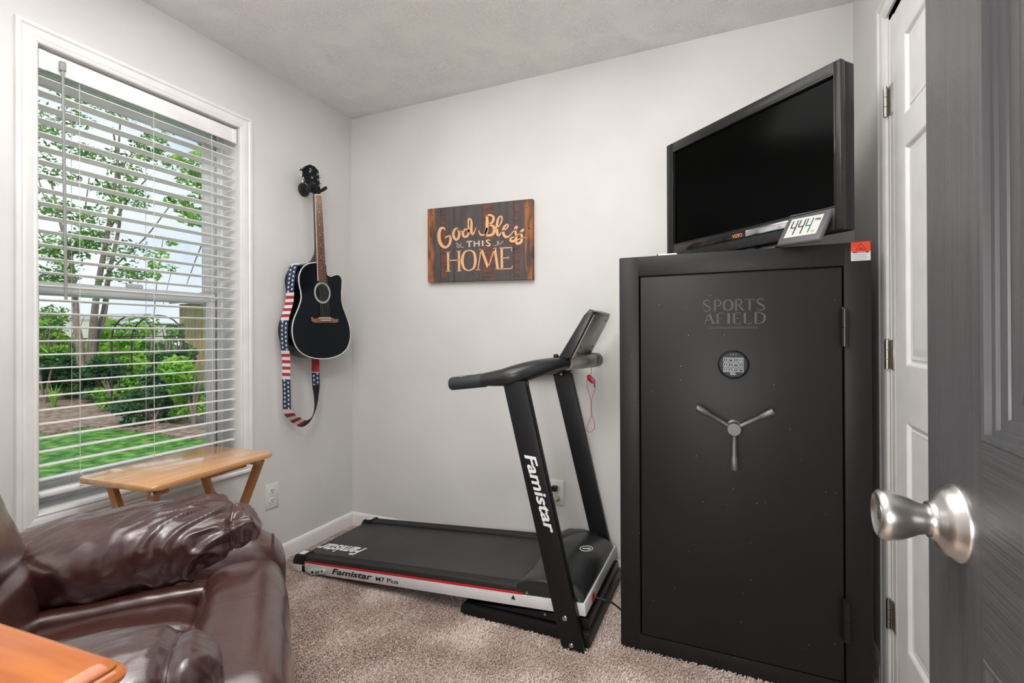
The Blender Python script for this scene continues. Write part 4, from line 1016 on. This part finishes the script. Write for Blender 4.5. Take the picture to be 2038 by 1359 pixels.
# handlebars and console
def arm_path(sy):
    m_ = lambda y: y if sy > 0 else (1.709 + 2.275 - y)
    return [Vector(q) for q in ((-.880, m_(1.709), .962), (-.80, m_(1.710), .972), (-.745, m_(1.725), .985), (-.69, m_(1.77), 1.003), (-.635, m_(1.84), 1.018), (-.60, m_(1.92), 1.022))]
for s_ in (1, -1):
    y = 1.709 if s_ > 0 else 2.272
    mb = MB(); P_ = smoothpts(arm_path(s_), 5); n = len(P_)
    mb.tube(P_, [.032 + .016*math.sin(min(1, i/(n-1)*1.15)*PI) for i in range(n)], 20, flat=.78); part('handle_arm', mb, MATS['hood_black'], tm, ang=60)
    mb = MB(); mb.tube([(-1.028, y, .940), (-1.022, y, .9405), (-.875, y, .960), (-.868, y, .961)], [.0235, .0265, .0275, .026], 22); g = part('grip', mb, mat('grip_dark', (.030, .036, .040), .45), tm)
    mb = MB(); mb.box(-.985, -.905, y-.012, y+.012, .962, .975, .004, Matrix.Identity(4)); mb.box(-.925, -.90, y-.010, y+.010, .972, .982, .003); part('pulse_sensor', mb, STEEL, g, label='silver pulse plate')
# tab under near arm
mb = MB(); mb.box(-.724, -.690, 1.700, 1.716, .935, .962, .004); mb.tube([(-.700, 1.699, .944), (-.700, 1.717, .944)], .006, 10); part('cable_tab', mb, BLK, tm)
mb = MB(); mb.tube(smoothpts([(-.60, 1.90, 1.022), (-.565, 1.97, 1.024), (-.555, 2.03, 1.024), (-.555, 2.10, 1.024), (-.562, 2.13, 1.024)], 5), .033, 22, flat=.9); mb.cyl((-.556, 2.12, 1.024), (-.536, 2.155, 1.024), .033, .031); part('console_crossbar', mb, CONS, tm, ang=60)
mb = MB()
for px, py in ((1117, 744), (1139, 739)):
    c = at(px, py, 1, 2.25); mb = MB(); mb.cyl(c, c + Vector((0, -.004, 0)), .007, seg=12); part('bolt', mb, STEEL, tm)
# console pod: near side black, back grey
YC0, YC1 = 1.86, 2.14
cb0 = at(1108, 715, 1, YC0); cb1 = at(1136, 715, 1, YC0); ct0 = at(1163, 626, 1, YC0); ct1 = at(1184, 620, 1, YC0); ctm = at(1172, 615, 1, YC0)
pf = [cb0, cb1, ct1, ctm, ct0]
mb = MB(); mb.use(MATS['hood_black'])
mb.prism(pf, (0, YC1-YC0, 0), .010, 3); cp = part('console', mb, None, tm)
mb = MB(); e = .004; dirv = (ct1-cb1).normalized(); nb = Vector((dirv.z, 0, -dirv.x))
q0 = cb1 + dirv*.004 - nb*.002; q1 = ct1 - dirv*.012 - nb*.002
mb.prism([q0 + Vector((0, .008, 0)), q1 + Vector((0, .008, 0)), q1 + Vector((0, YC1-YC0-.008, 0)), q0 + Vector((0, YC1-YC0-.008, 0))], nb*.005, .001); bkp = part('console_back', mb, CONS, cp, label='grey back shell with screw holes')
for a_, b_ in ((.12, .1), (.12, .2), (.12, .8), (.12, .9), (.9, .15), (.9, .85), (.25, .15), (.25, .85)):
    c = q0.lerp(q1, a_) + Vector((0, .01 + b_*(YC1-YC0-.02), 0)) + nb*.005; mb = MB(); mb.cyl(c, c + nb*.001, .005, seg=10); part('screw_hole', mb, SLOT, bkp)
mb = MB(); lft = (ct0-cb0).normalized(); nf = Vector((-lft.z, 0, lft.x)); r0 = cb0 + lft*.02; r1 = ct0 - lft*.02
mb.prism([r0 + Vector((0, .02, 0)), r1 + Vector((0, .02, 0)), r1 + Vector((0, YC1-YC0-.02, 0)), r0 + Vector((0, YC1-YC0-.02, 0))], nf*.003, .001); part('display', mb, SCREEN, cp)
mb = MB(); c = cb0 + Vector((-.006, .01, .012)); mb.cushion(c, (.010, .012, .009), 3, 5); part('bottle_clip', mb, BLK, cp)
# safety key lanyard
kx = at(1176, 722, 1, 2.11)
sk2 = thing('safety_key', 'red safety key clip on a thin looped cord hanging from the treadmill console', 'safety key', (kx.x, 2.11, kx.z))
kq = lambda x, y: at(1080 + x/4.854, 600 + y/4.854, 1, 2.11 + .0)
mb = MB(); a1 = kq(466, 490); a2 = kq(488, 700)
mb.tube(smoothpts([a1 + Vector((.0, -.02, .0)), kq(482, 550) + Vector((0, -.036, 0)), kq(488, 620) + Vector((0, -.036, 0)), a2 + Vector((0, -.034, 0))], 4), .0012, 6)
z_ = Vector((0, -.034, 0))
mb.tube([p + z_ for p in smoothpts([kq(490, 960), kq(465, 870), kq(446, 800), kq(452, 740)], 4)], .0011, 6); mb.tube([p + z_ for p in smoothpts([kq(490, 960), kq(505, 890), kq(526, 830), kq(518, 770)], 4)], .0011, 6)
mb.tube([p + z_ for p in smoothpts([kq(490, 950), kq(488, 1020), kq(494, 1085)], 4)], .0020, 6)
mb.tube([p + z_ for p in smoothpts([kq(494, 1085), kq(460, 1165), kq(446, 1215), kq(470, 1250), kq(510, 1225), kq(522, 1180), kq(494, 1085)], 4)], .0013, 6)
part('lanyard_loop', mb, LCORD, sk2)
mb = MB(); mb.prism([kq(*q) + Vector((0, -.042, 0)) for q in ((448, 710), (470, 698), (505, 728), (526, 760), (520, 786), (490, 782), (456, 750))], (0, .014, 0), .003); mb.tube([kq(520, 780) + z_, kq(518, 822) + z_], .003, 8); part('clip', mb, REDP, sk2)
# cord on the floor from treadmill to safe
c1 = at(1190, 1190, 2, .075); 
mb = MB(); ps = [D(LT+.012, .10, .022), D(LT+.03, .10, .018) + Vector((0, 0, -.004)), Vector((-.425, 1.835, .050)), Vector((-.395, 1.80, .022)), Vector((-.376, 1.772, .013)), Vector((-.350, 1.755, .013)), Vector((-.33, 1.745, .013))]
ps = [D(LT+.012, .10, .022), at(1205, 1194, 1, 1.835), at(1222, 1202, 1, 1.845), at(1240, 1219, 1, 1.86), Vector((-.385, 1.92, .016)), Vector((-.385, 2.05, .010)), Vector((-.385, 2.2, .010))]
single('power_cord', (mb.tube(smoothpts(ps, 6), .0035, 8)), BLK, 'black cord running over the carpet from treadmill front to beside the safe', 'cord', group='power cords by the treadmill', origin=(-.40, 1.83, 0))

# ------------------------------------------------------------------ TV tray table
TZ = .668; ty = thing('tray_table', 'small light wooden folding tray table under the window', 'table', (-1.838, 1.160, 0), R_(5))
tl, tw_ = .245, .1775
def rr(w, l, r, n=5):
    out = []
    for cx, cy, a0 in ((w-r, l-r, 0), (-w+r, l-r, 90), (-w+r, -l+r, 180), (w-r, -l+r, 270)):
        for k in range(n+1): a = R_(a0 + 90*k/n); out.append((cx + r*math.cos(a), cy + r*math.sin(a)))
    return out
mb = MB(); mb.prism([Vector((x, y, TZ-.018)) for x, y in rr(tw_, tl, .022)], (0, 0, .018), .007, 4); part('tabletop', mb, PINE, ty, local=True, ang=60)
for y in (-.185, .185): mb = MB(); mb.box(-.135, .160, y-.012, y+.012, TZ-.038, TZ-.018, .003); part('crossbar', mb, PINEL, ty, local=True)
mb = MB(); mb.box(.085, .125, -.02, .16, TZ-.044, TZ-.019, .003); part('clip_rail', mb, PINEL, ty, local=True)
for y, x0, x1 in ((-.205, .145, -.15), (.205, .145, -.15), (-.165, -.14, .15), (.165, -.14, .15)):
    mb = MB(); a = Vector((x0, y, TZ-.022)); b = Vector((x1, y, .004)); d = (b-a).normalized(); q = Vector((-d.z, 0, d.x))*.016
    mb.prism([a+q - Vector((0, .010, 0)), a-q - Vector((0, .010, 0)), b-q - Vector((0, .010, 0)), b+q - Vector((0, .010, 0))], (0, .020, 0), .003); part('leg', mb, PINEL, ty, local=True)
for z, y1 in ((.14, .205), (.40, .165)):
    k = 1-z/(TZ-.022); 
    xa = .145 + (-.295)*k if y1 == .205 else -.14 + .29*k
    mb = MB(); mb.box(xa-.012, xa+.012, -y1, y1, z-.010, z+.010, .004); part('stretcher', mb, PINEL, ty, local=True)
mb = MB(); mb.cyl((.150, -.222, TZ-.030), (.150, -.216, TZ-.030), .006, seg=10); part('pin', mb, STEEL, ty, local=True)

# ------------------------------------------------------------------ leather recliner
rc = thing('recliner', 'dark brown leather recliner with padded arms facing into the room', 'armchair', (-1.241, .466, 0), R_(-40))
def sq(p_, r, pw, M, disp, d2):
    """point of a displaced cushion surface for a direction d2 on the unit superellipsoid"""
    r = Vector(r); loc = Vector((d2[0]*r.x, d2[1]*r.y, d2[2]*r.z)); nn = Vector((d2[0]/r.x, d2[1]/r.y, d2[2]/r.z)).normalized()
    if disp: loc = loc + nn*disp(loc, Vector(d2))
    return M @ (Vector(p_) + loc), (M.to_3x3() @ nn)
def wr(amp, sc, seed):
    def f(p, d):
        v = Vector((p.x*sc+seed, p.y*sc, p.z*sc)); return (noise.noise(v)*.6 + noise.noise(v*2.1)*.4)*amp
    return f
mb = MB(); mb.cushion((-.385, .02, .235), (.105, .33, .225), 6, 12); part('side_panel', mb, LEATH, rc, local=True, ang=80)
mb = MB(); mb.cushion((.305, .02, .235), (.095, .33, .225), 6, 12); part('side_panel', mb, LEATH, rc, local=True, ang=80)
af = wr(.005, 9, 5); apc = (-.412, .225, .405); apr = (.108, .250, .165)
mb = MB(); mb.cushion(apc, apr, 3.0, 22, disp=af); ap = part('arm_base', mb, LEATH, rc, local=True, ang=180)
ring = []
for k in range(21):
    t = .05*PI + .9*PI*k/20; yf = .86; m_ = (1-yf**3.0)**(1/3.0); cx, sz = math.cos(t), math.sin(t); q = (abs(cx)**3 + abs(sz)**3)**(-1/3)*m_
    ring.append(sq(apc, apr, 3, Matrix.Identity(4), af, (cx*q, yf, sz*q))[0])
mb = MB(); mb.tube(ring, .0042, 8); part('piping', mb, SEAM, ap, local=True)
mb = MB(); mb.cushion((.315, .145, .385), (.100, .25, .140), 3.0, 20, disp=wr(.005, 9, 8)); part('arm_base', mb, LEATH, rc, local=True, ang=180)
def arm(x, y, ry, seed, sgn, tip, rx=.128, rz=.098, ys=.83, crease=1.0):
    r = (rx, ry, rz)
    def f(p, d):
        k = .35 + 1.0*max(0, min(1, (p.y-.00)/.20)); w = Vector((p.x*6+seed, p.y*7, p.z*6))
        a = noise.noise(w)*.010 + noise.noise(w*2.2)*.005
        dg = Vector((p.x*10+seed*2, p.y*13 + p.x*16, p.z*9)); rd = 1-abs(noise.noise(dg))*3.4; rd2 = 1-abs(noise.noise(dg*1.9+Vector((5, 2, 7))))*3.4
        return a + (max(0, rd)*.011 + max(0, rd2)*.006)*k*crease - .013*math.exp(-((p.y-ys*ry)/.013)**2)
    M = Matrix.Translation((x, y, .556 if x < 0 else .562)) @ Matrix.Rotation(R_(tip), 4, 'X') @ Matrix.Rotation(R_(sgn*9), 4, 'Y')
    mb = MB(); mb.cushion((0, 0, 0), r, 2.6, 60, M, f); a = part('armrest', mb, LEATH, rc, local=True, ang=180)
    ring = []; pw = 2.6; m_ = (1-ys**pw)**(1/pw)
    for k in range(41):
        t = 2*PI*k/40; cx, sz = math.cos(t), math.sin(t); q = (abs(cx)**pw + abs(sz)**pw)**(-1/pw)*m_
        ring.append(sq((0, 0, 0), r, pw, M, f, (cx*q, ys, sz*q))[0])
    mb = MB(); mb.tube(ring, .0040, 8); part('seam', mb, LEATH, a, local=True)
arm(-.412, .085, .305, 3, 1, 1.2); arm(.300, .062, .300, 11, -1, 3, rx=.140, rz=.100, ys=.80, crease=.22)
# leather gusset running between far arm and seat
def gf(p, d): return noise.noise(Vector((p.x*8, p.y*22, p.z*8)))*.005
mb = MB(); mb.cushion((-.285, .085, .447), (.030, .315, .034), 3, 24, Matrix.Identity(4), gf); part('gusset', mb, LEATH, rc, local=True, ang=180)
def seatf(p, d):
    g = 0
    for xc in (-.075, .055): g -= .012*math.exp(-((p.x-xc)/.008)**2)*(1 if d.z > .5 else 0)
    return g + noise.noise(Vector((p.x*13, p.y*3, p.z*4)))*.005 + noise.noise(Vector((p.x*8, p.y*8, 1)))*.004
mb = MB(); mb.cushion((-.04, .045, .365), (.270, .245, .102), 5, 50, None, seatf); seat = part('seat', mb, LEATH, rc, local=True, ang=180)
def ff(p, d): return noise.noise(Vector((p.x*20, p.y*3.2, p.z*4)))*.0035 + noise.noise(Vector((p.x*6+4, p.y*6, p.z*5)))*.008
mb = MB(); mb.cushion((-.062, .368, .270), (.412, .114, .246), 3.8, 44, None, ff); ft = part('footrest', mb, LEATH, rc, local=True, ang=180)
BM = Matrix.Translation((-.04, -.165, .40)) @ Matrix.Rotation(R_(11), 4, 'X')
def bf(p, d):
    g = -.012*math.exp(-((p.z-.02)/.016)**2)*(1 if d.y > .3 else 0)
    return g + noise.noise(Vector((p.x*5, p.y*5, p.z*6)))*.010
mb = MB(); mb.cushion((0, 0, .20), (.385, .110, .33), 3.0, 36, BM, bf); bk_ = part('backrest', mb, LEATH, rc, local=True, ang=180)
mb = MB(); mb.cushion((0, .055, .17), (.315, .085, .29), 2.8, 30, BM, bf); part('back_pad', mb, LEATH, bk_, local=True, ang=180)
for x in (-.38, .30):
    for y in (-.25, .30):
        mb = MB(); mb.cyl((x, y, 0), (x, y, .03), .02, seg=12); part('foot', mb, BLK, rc, local=True)

# ------------------------------------------------------------------ orange side table at the lower left corner
EZ = .80; c = at(232, 1326, 2, EZ)
et = thing('side_table', 'glossy orange-stained wooden side table nearest the camera beside the recliner', 'table', (c.x-.137, c.y-.130, 0), R_(4.5))
mb = MB()
pr2 = [(0, 0), (.004, .004), (.004, .008), (.010, .010), (.013, .016), (.011, .022), (.005, .025)]
for i in range(len(pr2)-1): pass
base = rr(.128, .128, .012)
rings = []
for off, z in ((-.006, 0), (.000, -.003), (.005, -.008), (.005, -.011), (.009, -.013), (.012, -.018), (.010, -.024), (.002, -.027)):
    rings.append([Vector((x*(1+off/.128), y*(1+off/.128), EZ+z)) for x, y in base])
mb.loft(rings); part('tabletop', mb, OAK, et, local=True, ang=40)
mb = MB(); mb.box(-.105, .105, -.105, .105, EZ-.075, EZ-.026, .003); part('apron', mb, OAK, et, local=True)
for x in (-.095, .095):
    for y in (-.095, .085):
        mb = MB(); mb.box(x-.017, x+.017, y-.017, y+.017, .001, EZ-.027, .003); part('leg', mb, OAK, et, local=True)

# ------------------------------------------------------------------ outdoors
GZ = -.45
mb = MB(); mb.box(-60, XL-TH-.02, -30, 60, GZ-.3, GZ); struct('ground_lawn', mb, GRASS)
def foliage(mb, blobs, n, size, rnd, flat=.5):
    tot = sum(b[3]**2 for b in blobs)
    for (x, y, z, r, zs) in blobs:
        for _ in range(int(n*r*r/tot)):
            d = Vector((rnd.gauss(0, 1), rnd.gauss(0, 1), rnd.gauss(0, 1))).normalized()*r*(rnd.random()**.33)
            c = Vector((x + d.x, y + d.y, z + d.z*zs)); s_ = size*rnd.uniform(.6, 1.3)
            a = Vector((rnd.gauss(0, 1), rnd.gauss(0, 1), rnd.gauss(0, 1)*flat)).normalized(); b = a.orthogonal().normalized(); b = (b + a.cross(b)*rnd.uniform(-1, 1)).normalized()
            mb.face([c - a*s_, c + b*s_*.45, c + a*s_, c - b*s_*.45])
# mulch bed
def zone(px, py, z=GZ): return at(px, py, 2, z)
q = [zone(60, 853), zone(180, 850), zone(300, 862), zone(415, 872), zone(415, 815), zone(300, 790), zone(180, 762), zone(60, 758)]
mb = MB(); mb.prism([p + Vector((0, 0, 0)) for p in smoothpts(q, 3, True)], (0, 0, .03)); single('mulch_bed', mb, MULCH, 'brown mulch garden bed along the far edge of the lawn', 'garden bed', kind='stuff')
def dirpt(px, Z, z=GZ):
    d = _F + _R*((px-W_/2)/FPX); return Vector((d.x*Z, d.y*Z, z))
def zpix(py, Z): return EYE + (CY-py)/FPX*Z
def tree(name, label, px, Z, stems, blobs, n, size, lm, group=None, seed=1, cat='tree'):
    rnd = random.Random(seed); o = dirpt(px, Z); t = thing(name, label, cat, o, group=group)
    mb = MB()
    for st_ in stems:
        pts_ = [dirpt(a, Z + dz, zpix(b, Z)) for a, b, r, dz in st_]; pts_[0].z = max(GZ-.02, pts_[0].z) if st_[0][1] < 740 else GZ-.05
        sm_ = smoothpts(pts_, 4); rr_ = []
        for i in range(len(sm_)):
            k = i/(len(sm_)-1)*(len(st_)-1); j = min(int(k), len(st_)-2); rr_.append((st_[j][2]*(1-(k-j)) + st_[j+1][2]*(k-j))*.58)
        mb.tube(sm_, rr_, 8)
    part('trunk', mb, BARK, t)
    mb = MB(); bb = [(*dirpt(a, Z + dz, zpix(b, Z)), r, zs) for a, b, r, zs, dz in blobs]; foliage(mb, bb, n, size, rnd)
    part('foliage', mb, lm, t, smooth=False)
    return t
# multi-stem tree seen in the middle of the window
rnd = random.Random(5)
stems = [[(165, 745, .20, 0), (160, 690, .17, 0), (152, 640, .14, .1), (150, 590, .12, .2), (140, 500, .09, .3), (118, 420, .06, .4), (100, 330, .03, .5)],
         [(172, 745, .20, 0), (182, 690, .17, 0), (188, 620, .14, -.1), (196, 560, .12, -.2), (215, 460, .09, -.3), (232, 350, .06, -.3), (240, 250, .03, -.3)],
         [(170, 745, .18, 0), (190, 680, .14, .2), (208, 610, .12, .3), (216, 540, .10, .4), (238, 430, .07, .5), (238, 330, .05, .5), (225, 230, .03, .5)],
         [(150, 590, .07, .2), (130, 530, .05, .2), (95, 480, .03, .2), (70, 440, .02, .2)], [(196, 560, .06, -.2), (235, 520, .04, -.2), (290, 470, .03, -.2), (345, 400, .02, -.2)],
         [(215, 460, .05, -.3), (255, 400, .035, -.3), (300, 350, .02, -.3)], [(140, 500, .05, .3), (165, 430, .035, .3), (178, 340, .02, .3)], [(118, 420, .04, .4), (90, 380, .02, .4), (75, 330, .02, .4)], [(232, 350, .04, -.3), (270, 300, .02, -.3), (300, 260, .015, -.3)]]
blobs = [(rnd.uniform(60, 265), rnd.uniform(120, 560), rnd.uniform(.15, .6), .5, rnd.uniform(-1, 1)) for _ in range(62)] + [(rnd.uniform(250, 345), rnd.uniform(230, 420), rnd.uniform(.2, .45), .5, rnd.uniform(-.8, .8)) for _ in range(9)]
tree('multi_stem_tree', 'leafy tree with several grey trunks in the middle of the window view', 168, 12.5, stems, blobs, 5600, .062, LF1, seed=11)
stems = [[(470, 760, .12, 0), (450, 560, .09, 0), (425, 420, .06, 0), (395, 330, .03, 0)], [(440, 500, .05, 0), (410, 470, .03, 0), (372, 560, .012, 0)], [(300, 700, .03, .0), (312, 560, .02, 0), (325, 470, .012, 0)], [(325, 600, .012, 0), (345, 520, .01, 0)]]
blobs = [(rnd.uniform(362, 430), rnd.uniform(260, 440), rnd.uniform(.25, .45), .5, rnd.uniform(-.5, .5)) for _ in range(12)] + [(rnd.uniform(300, 345), rnd.uniform(470, 560), .16, .6, 0) for _ in range(5)]
tree('young_tree', 'pale green tree whose branches show at the right edge of the window', 470, 10.5, stems, blobs, 1500, .07, LF2, seed=12)
# shrubs
def shrub(px, py0, py1, Z, wpx, lm, label, seed, n=1400, size=.07, name='shrub'):
    rnd_ = random.Random(seed); o = dirpt(px, Z); t = thing(name, label, 'shrub', o, group='shrubs in the garden bed' if name == 'shrub' else 'bushes on the skyline')
    zt_ = zpix(py0, Z); w = wpx/FPX*Z/2; mb = MB(); bl_ = []
    for i in range(9):
        k = i/8; r = w*rnd_.uniform(.35, .6); bl_.append((o.x + rnd_.uniform(-w, w)*.8, o.y + rnd_.uniform(-w, w)*.8, GZ + (zt_-GZ)*rnd_.uniform(.15, .85), r, .8))
    foliage(mb, bl_, n, size, rnd_); part('foliage', mb, lm, t, smooth=False)
    mb = MB()
    for i in range(5):
        a = rnd_.uniform(0, 6.28); mb.tube([(o.x, o.y, GZ-.02), (o.x + math.cos(a)*w*.3, o.y + math.sin(a)*w*.3, GZ + (zt_-GZ)*.5), (o.x + math.cos(a)*w*.6, o.y + math.sin(a)*w*.6, GZ + (zt_-GZ)*.85)], [.03, .02, .008], 6)
    part('stems', mb, BARK, t)
shrub(95, 610, 790, 14, 60, LF2, 'bright green shrub at the far left of the window view', 21, 2000)
shrub(88, 690, 800, 11.5, 90, LF3, 'dark green low shrub in front of the bright one at far left', 22, 2200)
shrub(150, 700, 790, 12.8, 90, LF2, 'light green shrub around the foot of the many-trunked tree', 23, 2200)
shrub(205, 710, 790, 12.0, 80, LF3, 'dark green shrub right of the tree trunks', 24, 2000)
shrub(385, 700, 850, 8.6, 110, LF2, 'bright yellow-green rounded shrub near the right edge of the window', 25, 3800, .05)
shrub(300, 770, 850, 8.8, 110, LF3, 'low dark shrub under the iron trellis', 26, 2400, .05)
shrub(330, 650, 800, 10.5, 90, LF3, 'tall dark vine shrub growing behind the iron trellis', 27, 2600, .06)
shrub(250, 640, 790, 13.5, 90, LF2, 'yellow-green shrub behind the left side of the trellis', 28, 2400)
shrub(120, 600, 740, 16, 120, LF1, 'loose mid-green bush behind the many-trunked tree, left of its trunks', 31, 1800, .08)
shrub(245, 605, 740, 15, 110, LF2, 'loose yellow-green bush behind the many-trunked tree, right of its trunks', 32, 1500, .07)
shrub(345, 620, 720, 12, 70, LF1, 'thin leafy bush between the trellis and the shed', 33, 900, .06)
shrub(230, 740, 815, 10.2, 70, LF2, 'small yellow-green shrub just left of the trellis foot', 34, 1500, .05)
# iris
t = thing('yellow_iris', 'spiky yellow-green plant in the mulch bed at left', 'plant', dirpt(107, 10.8))
mb = MB(); rnd = random.Random(9)
for i in range(16):
    a = rnd.uniform(0, 6.28); h_ = rnd.uniform(.3, .62); o = dirpt(107, 10.8); mb.tube([o, o + Vector((math.cos(a)*.05, math.sin(a)*.05, h_*.6)), o + Vector((math.cos(a)*.16, math.sin(a)*.16, h_))], [.018, .013, .003], 5)
part('leaves', mb, LF2, t)
# trellis arch
t = thing('garden_arbor', 'dark iron garden arch standing in the bed beyond the window', 'arbor', dirpt(290, 9.6))
mb = MB(); Z = 9.6
for (xa, xb, dz) in ((222, 306, 0), (262, 366, .9)):
    Zz = Z + dz; zt_ = zpix(622, Zz); zm = zpix(668, Zz); P0 = dirpt(xa, Zz); P1 = dirpt(xb, Zz)
    for P_ in (P0, P1): mb.tube([P_, Vector((P_.x, P_.y, zm))], .015, 6)
    arc = [P0.lerp(P1, .5-.5*math.cos(PI*k/10)) + Vector((0, 0, zm-GZ + (zt_-zm)*math.sin(PI*k/10))) for k in range(11)]; mb.tube(arc, .015, 6)
for py in (640, 664, 700, 735, 770, 800):
    for (xa, xb) in ((222, 262), (306, 366)):
        mb.tube([dirpt(xa, Z, zpix(py, Z)), dirpt(xb, Z+.9, zpix(py, Z))], .012, 5)
mb.tube([dirpt(230, Z, zpix(664, Z)), dirpt(300, Z, zpix(664, Z))], .012, 5)
part('iron_frame', mb, IRON, t)
# wooden fence / shed
t = thing('garden_shed', 'yellowish wooden shed with green roof at the right edge of the window view', 'shed', dirpt(395, 13))
A = dirpt(357, 13); B = dirpt(450, 12); zt_ = zpix(600, 13)
mb = MB(); dd_ = (B-A); nn_ = int(dd_.length/.14)
for i in range(nn_):
    a = A + dd_*(i/nn_); b = A + dd_*((i+.92)/nn_); w = dd_.normalized().cross(Vector((0, 0, 1)))*-.04
    mb.prism([a, b, Vector((b.x, b.y, zt_)), Vector((a.x, a.y, zt_))], w)
part('board_wall', mb, FENCE, t, smooth=False)
mb = MB(); w = dd_.normalized().cross(Vector((0, 0, 1)))
if w.y < 0: w = -w
a = A - dd_*.05 - w*.2; b = B - w*.2; r1 = A.lerp(B, .35) + w*1.5
mb.prism([Vector((a.x, a.y, zt_)), Vector((b.x, b.y, zt_)), Vector((b.x, b.y, zt_+.6)) + w*1.5, Vector((a.x, a.y, zt_)) + dd_*.35 + w*1.5 + Vector((0, 0, .6))], (0, 0, .08)); part('roof', mb, ROOFT, t, smooth=False)
# far pale house and distant hedge
t = thing('neighbour_house', 'pale distant house glimpsed behind the trees', 'house', dirpt(180, 42))
A = dirpt(60, 42); B = dirpt(250, 42); mb = MB(); w = (B-A).normalized().cross(Vector((0, 0, 1)))*-6
if w.x > 0: w = -w
mb.prism([A, B, Vector((B.x, B.y, zpix(634, 42))), Vector((A.x, A.y, zpix(634, 42)))], w); part('house_wall', mb, HOUSEW, t, smooth=False)
mb = MB(); mb.prism([Vector((A.x, A.y, zpix(634, 42))), Vector((B.x, B.y, zpix(634, 42))), Vector((B.x, B.y, zpix(620, 42))) + w*.5, Vector((A.x, A.y, zpix(620, 42))) + w*.5], (0, 0, .2)); part('roof', mb, mat('far_roof', (.40, .36, .34), .8), t, smooth=False)
for i, px in enumerate((60, 130, 215, 300, 390, 470)):
    shrub(px, 668 if i % 2 else 655, 780, 24 + (i % 2)*4, 100, LF1 if i % 2 else LF2, ['round green bush on the skyline at far left', 'green bush on the skyline behind the tree trunks, left', 'green bush on the skyline behind the tree trunks, right', 'green bush on the skyline behind the arch', 'green bush on the skyline beside the shed', 'green bush on the skyline right of the shed'][i], 40+i, 1500, .16, name='hedge_bush')
